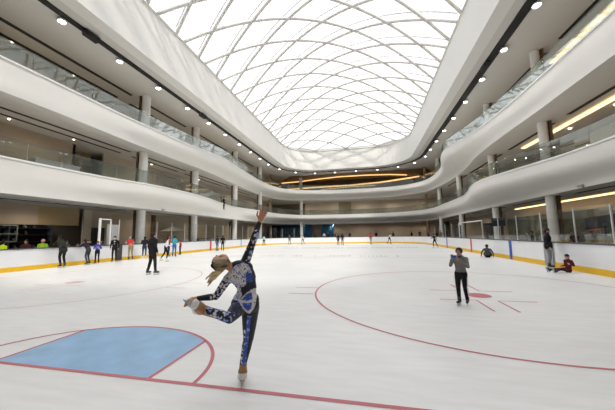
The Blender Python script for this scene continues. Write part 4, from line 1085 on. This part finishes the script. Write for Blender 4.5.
# gripping hand round the blade of the lifted skate
bl0 = q(190.5, 299.0, -.34); bl1 = q(185.2, 309.5, -.42)      # blade line
W0 = wL; tgt = bl0.lerp(bl1, .30); hd_ = (tgt-W0); Lh = hd_.length; hd_.normalize(); ax = (bl1-bl0).normalized()
A_(W0.lerp(eL, .04), W0+hd_*.02, .025, .027, None, 1., 1)
A_(W0+hd_*.01, W0+hd_*.072, .027, .036, tuple(ax), .5, 1)
cn = hd_.cross(ax).normalized()
if cn.dot(view) > 0: cn = -cn
for i, (o, L) in enumerate(((-.030, .9), (-.010, 1.0), (.010, .97), (.029, .85))):
    b = W0+hd_*.075+ax*o+cn*.010; m_ = b+hd_*.030*L+cn*.012; m2 = m_+hd_*.014*L-cn*.026; e = m2-hd_*.018*L-cn*.012
    A_(b, m_, .0098, .0092, None, 1., 1); A_(m_, m2, .0092, .0088, None, 1., 1); A_(m2, e, .0086, .0076, None, 1., 1)
b = W0+hd_*.03-ax*.026; m_ = b+hd_*.030-ax*.016-cn*.012; e = m_+hd_*.030+ax*.006-cn*.010
A_(b, m_, .012, .0105, None, 1., 1); A_(m_, e, .0105, .0085, None, 1., 1)

# costume: base suit carries the printed pattern as a colour attribute
suit = bpy.data.materials.new('printed_bodysuit'); suit.use_nodes = True; nt = suit.node_tree
ca = nt.nodes.new('ShaderNodeAttribute'); ca.attribute_name = 'print'; nt.links.new(ca.outputs['Color'], nt.nodes['Principled BSDF'].inputs['Base Color']); nt.nodes['Principled BSDF'].inputs['Roughness'].default_value = .6
body = grow('body', pr, [suit, skin_of((.56, .25, .155))], .0062, hero, 5)
me = body.data
BLK = (.008, .008, .012); BLU = (.035, .085, .42); PALE = (.66, .62, .64); LBL = (.24, .32, .66)
def to_px(p):
    v = p+O_-V((0, 0, H)); z_ = v.dot(Fv); return 307.5+FPX*v.dot(R2)/z_, 205-FPX*v.dot(U2)/z_
def seg(px, py, x0, y0, x1, y1):
    dx, dy = x1-x0, y1-y0; t = max(0, min(1, ((px-x0)*dx+(py-y0)*dy)/(dx*dx+dy*dy))); return math.hypot(px-x0-t*dx, py-y0-t*dy), t
def inpoly(x, y, poly):
    c = False; n = len(poly)
    for i in range(n):
        a = poly[i]; b = poly[i-1]
        if (a[1] > y) != (b[1] > y) and x < (b[0]-a[0])*(y-a[1])/(b[1]-a[1])+a[0]: c = not c
    return c
# the suit's fabric panels, laid out on the figure's own flat pattern (pattern units: photo pixels of her height)
BACK = [(229, 272), (236, 265), (243, 262.5), (248, 264.5), (251.5, 271), (253, 277), (252.5, 283), (248, 282), (243, 287), (238, 287), (232, 283), (225, 282), (224, 277)]
WING = [(238.5, 301.0), (243, 296.0), (250, 290.0), (257, 287.5), (257.3, 294.0), (256, 302.0), (254.5, 308.0), (250, 313.5), (247, 313.0), (243, 309.0), (240, 304.0)]
WIN1 = [(241.5, 300.0), (246, 294.5), (252, 292.5), (252.5, 299.0), (247, 301.0)]
WIN2 = [(241.5, 303.0), (247, 303.0), (252, 302.5), (251, 309.0), (248, 311.0), (244.5, 308.5)]
LOIN = [(237, 287.0), (240.5, 288.0), (242, 295.0), (239, 301.0), (234, 300.0), (232, 297.0), (234.5, 291.0)]
def print_colour(p):
    x, y = to_px(p)
    n1 = noise.noise(p*38); n2 = noise.noise(p*23+V((5, 3, 1))); n3 = noise.noise(p*60+V((9, 2, 7)))
    if y > 316 and x > 232:                                  # standing leg: black with a blue side band
        cx_ = 250.0-(y-316)*.115; d_ = x-cx_
        if -2.6 < d_ < 1.2: return LBL if n1 > .25 else BLU
        if -4.6 < d_ <= -2.6 and n1 > .12 and y > 330: return PALE
        return BLK
    if inpoly(x, y, WIN1) or inpoly(x, y, WIN2): return BLU if n3 < .38 else LBL
    if inpoly(x, y, WING): return BLK if n3 > .42 else PALE
    if inpoly(x, y, LOIN): return LBL if n1 > .22 else (BLK if n3 > .4 else PALE)
    if inpoly(x, y, BACK):
        u = (x-236)*.75+(y-270)*.65
        if 246 < x < 254 and 273 < y < 284 : return BLK if math.sin((x+y*1.7)*1.3) > .45 else BLU
        if 233 < x < 251 and abs(math.sin((x*.8-y*.55)*1.35)) < .26 and n1 > -.25 and y < 280: return BLK
        if n2 > .22: return LBL
        if n3 > .36: return BLK
        return PALE
    d_, t = seg(x, y, 246.5, 262, 257.5, 228)
    if d_ < 5 and y < 263 and 0 < t < 1:
        if n1 > .12 and (x > 246.5+11*t-.6): return PALE if n2 < .15 else LBL
        if n1 > .42: return PALE
        return BLK
    d_, t = seg(x, y, 227, 280, 215, 297)
    if d_ < 5: return (PALE if n2 < .15 else LBL) if n1 > .02 else BLK
    d_, t = seg(x, y, 230, 318, 209, 311)
    if d_ < 5.5 and y > 305 and x < 236: return (LBL if n2 > -.05 else PALE) if n1 > .02 else BLK
    if y > 300 and x < 240: return BLU if n1 > .3 else BLK
    return BLK
attr = me.color_attributes.new('print', 'FLOAT_COLOR', 'POINT')
buf = np.ones((len(me.vertices), 4))
for i, v_ in enumerate(me.vertices): buf[i, :3] = print_colour(v_.co)
attr.data.foreach_set('color', buf.ravel())
# hair: blonde, streaked, drawn back with a black band into a pony tail
def hair_mat(nm, c0, c1, sc_):
    m = mat(nm, c0, .5); nt = m.node_tree; tc = nt.nodes.new('ShaderNodeTexCoord'); mp = nt.nodes.new('ShaderNodeMapping'); mp.inputs['Scale'].default_value = sc_
    nz = nt.nodes.new('ShaderNodeTexNoise'); nz.inputs['Scale'].default_value = 6; nz.inputs['Detail'].default_value = 3
    r = nt.nodes.new('ShaderNodeValToRGB'); r.color_ramp.elements[0].position = .38; r.color_ramp.elements[1].position = .62; r.color_ramp.elements[0].color = (*c0, 1); r.color_ramp.elements[1].color = (*c1, 1)
    nt.links.new(tc.outputs['Object'], mp.inputs['Vector']); nt.links.new(mp.outputs[0], nz.inputs['Vector']); nt.links.new(nz.outputs['Fac'], r.inputs[0]); nt.links.new(r.outputs[0], nt.nodes['Principled BSDF'].inputs['Base Color']); return m
hm = hair_mat('blonde_hair', (.06, .04, .024), (.42, .31, .18), (1, 1, 6)); hm2 = hair_mat('blonde_tail', (.38, .25, .11), (.72, .54, .28), (1, 1, 6))
mb = MB()
mb.add(*cap_geo(hd+crown*.026-facd*.034, hd+crown*.042-facd*.022, .080, .0765, tuple(latd), 1.07, 24, 8)); mb.add(*cap_geo(hd-crown*.028-facd*.046, hd+crown*.02-facd*.038, .052, .071, tuple(latd), 1., 20, 6))
hb = mb.build('hair', hm, hero, True)
q0 = q(214.3, 267.5, -.20)
mb = MB(); mb.add(*cap_geo(q(213.6, 265.5, -.20), q(216.5, 268.5, -.20), .030, .026, None, 1.)); mb.build('hair_band', cloth((.012, .012, .014)), hero, True)
mb = MB(); t0 = q(222, 268.5, -.24)
tail = [q(222.5, 270, -.20), q(218.5, 272.6, -.22), q(214.5, 275.6, -.23), q(211.3, 278.3, -.22), q(208.8, 280.8, -.21)]; rad = [.018, .027, .034, .025, .006]
for k in range(4): mb.add(*cap_geo(tail[k], tail[k+1], rad[k], rad[k+1], tuple(R2), .9, 14, 3))
rng = random.Random(3)
for k in range(16):
    o1 = V([rng.uniform(-.02, .02) for _ in range(3)]); mb.tube([tail[1]+o1, tail[2]+o1*1.9, tail[3]+o1*1.6, tail[4]+o1*2.0+V((0, 0, -rng.uniform(0, .015)))], .006, 5)
mb.build('ponytail', hm2, hero, True)
for s_ in (-1, 1):
    mb = MB(); mb.ball(hd+latd*s_*.029+facd*.073+crown*.015, .011, 8); mb.build('eye', cloth((.02, .015, .012), .2), hero, True)
mb = MB(); mb.add(*cap_geo(hd-latd*.018+facd*.078-crown*.048, hd+latd*.018+facd*.078-crown*.048, .006, .006)); mb.build('mouth', cloth((.30, .10, .08), .5), hero, True)

# skates: tan boot cover over a white boot, holder and blade
tan = mat('tan_boot_cover', (.36, .17, .07), .5)
def fig_skate(a, f, u, tagname, s=.92):
    a = V(a); f = V(f).normalized(); u = V(u); u = (u-f*u.dot(f)).normalized(); l = f.cross(u)
    boot = MB()
    for p in ((a+u*(.13 if tagname == 'lifted' else .085)*s, a-u*.04*s, .043*s, .050*s, None, 1.), (a-u*.035*s-f*.01*s, a-u*.05*s+f*.09*s, .058*s, .052*s, tuple(l), .95)): boot.add(*cap_geo(*p, 16, 5))
    b = boot.build('skate', tan, hero, True)
    mb = MB(); mb.add(*cap_geo(a-u*.082*s-f*.03*s, a-u*.078*s+f*.13*s, .062*s, .05*s, tuple(l), .62, 16, 5)); mb.add(*cap_geo(a-u*.062*s-f*.03*s, a-u*.062*s+f*.12*s, .055*s, .044*s, tuple(l), .75, 16, 5)); mb.build('boot_shell', white_boot, b, True)
    M = Matrix(((f.x, l.x, u.x, a.x), (f.y, l.y, u.y, a.y), (f.z, l.z, u.z, a.z), (0, 0, 0, 1)))
    mb = MB(); mb.box(-.085*s, .17*s, -.03*s, .03*s, -.122*s, -.108*s, M); mb.build('sole', mat('sole', (.5, .49, .45), .5), b)
    mb = MB(); mb.box(-.07*s, -.03*s, -.012*s, .012*s, -.15*s, -.12*s, M); mb.box(.08*s, .13*s, -.012*s, .012*s, -.15*s, -.12*s, M); mb.box(-.07*s, .14*s, -.006*s, .006*s, -.160*s, -.146*s, M); mb.build('blade_holder', steel, b)
    mb = MB(); mb.box(-.10*s, .165*s, -.003*s, .003*s, -.190*s, -.158*s, M); mb.build('blade', blade_m, b)
# standing foot: blade touches the ice under her
s_ = .92
fdir = V((-.40, .92, 0)); base = V((q(240.6, 384, 0).x, 0, 0))
an = V((aR.x, aR.y, .190*s_)); 
fig_skate(an, fdir, (0.06, 0, 1), 'standing')
# lifted foot: the sole faces left, towards the gripping hand
sole_dir = (bl0.lerp(bl1, .5)-aL); u_ = -sole_dir.normalized(); f_ = (bl0-bl1).normalized()*.5-view*.85
fig_skate(bl0.lerp(bl1, .5)+u_*.172-f_.normalized()*.03, f_, u_, 'lifted', 1.0)
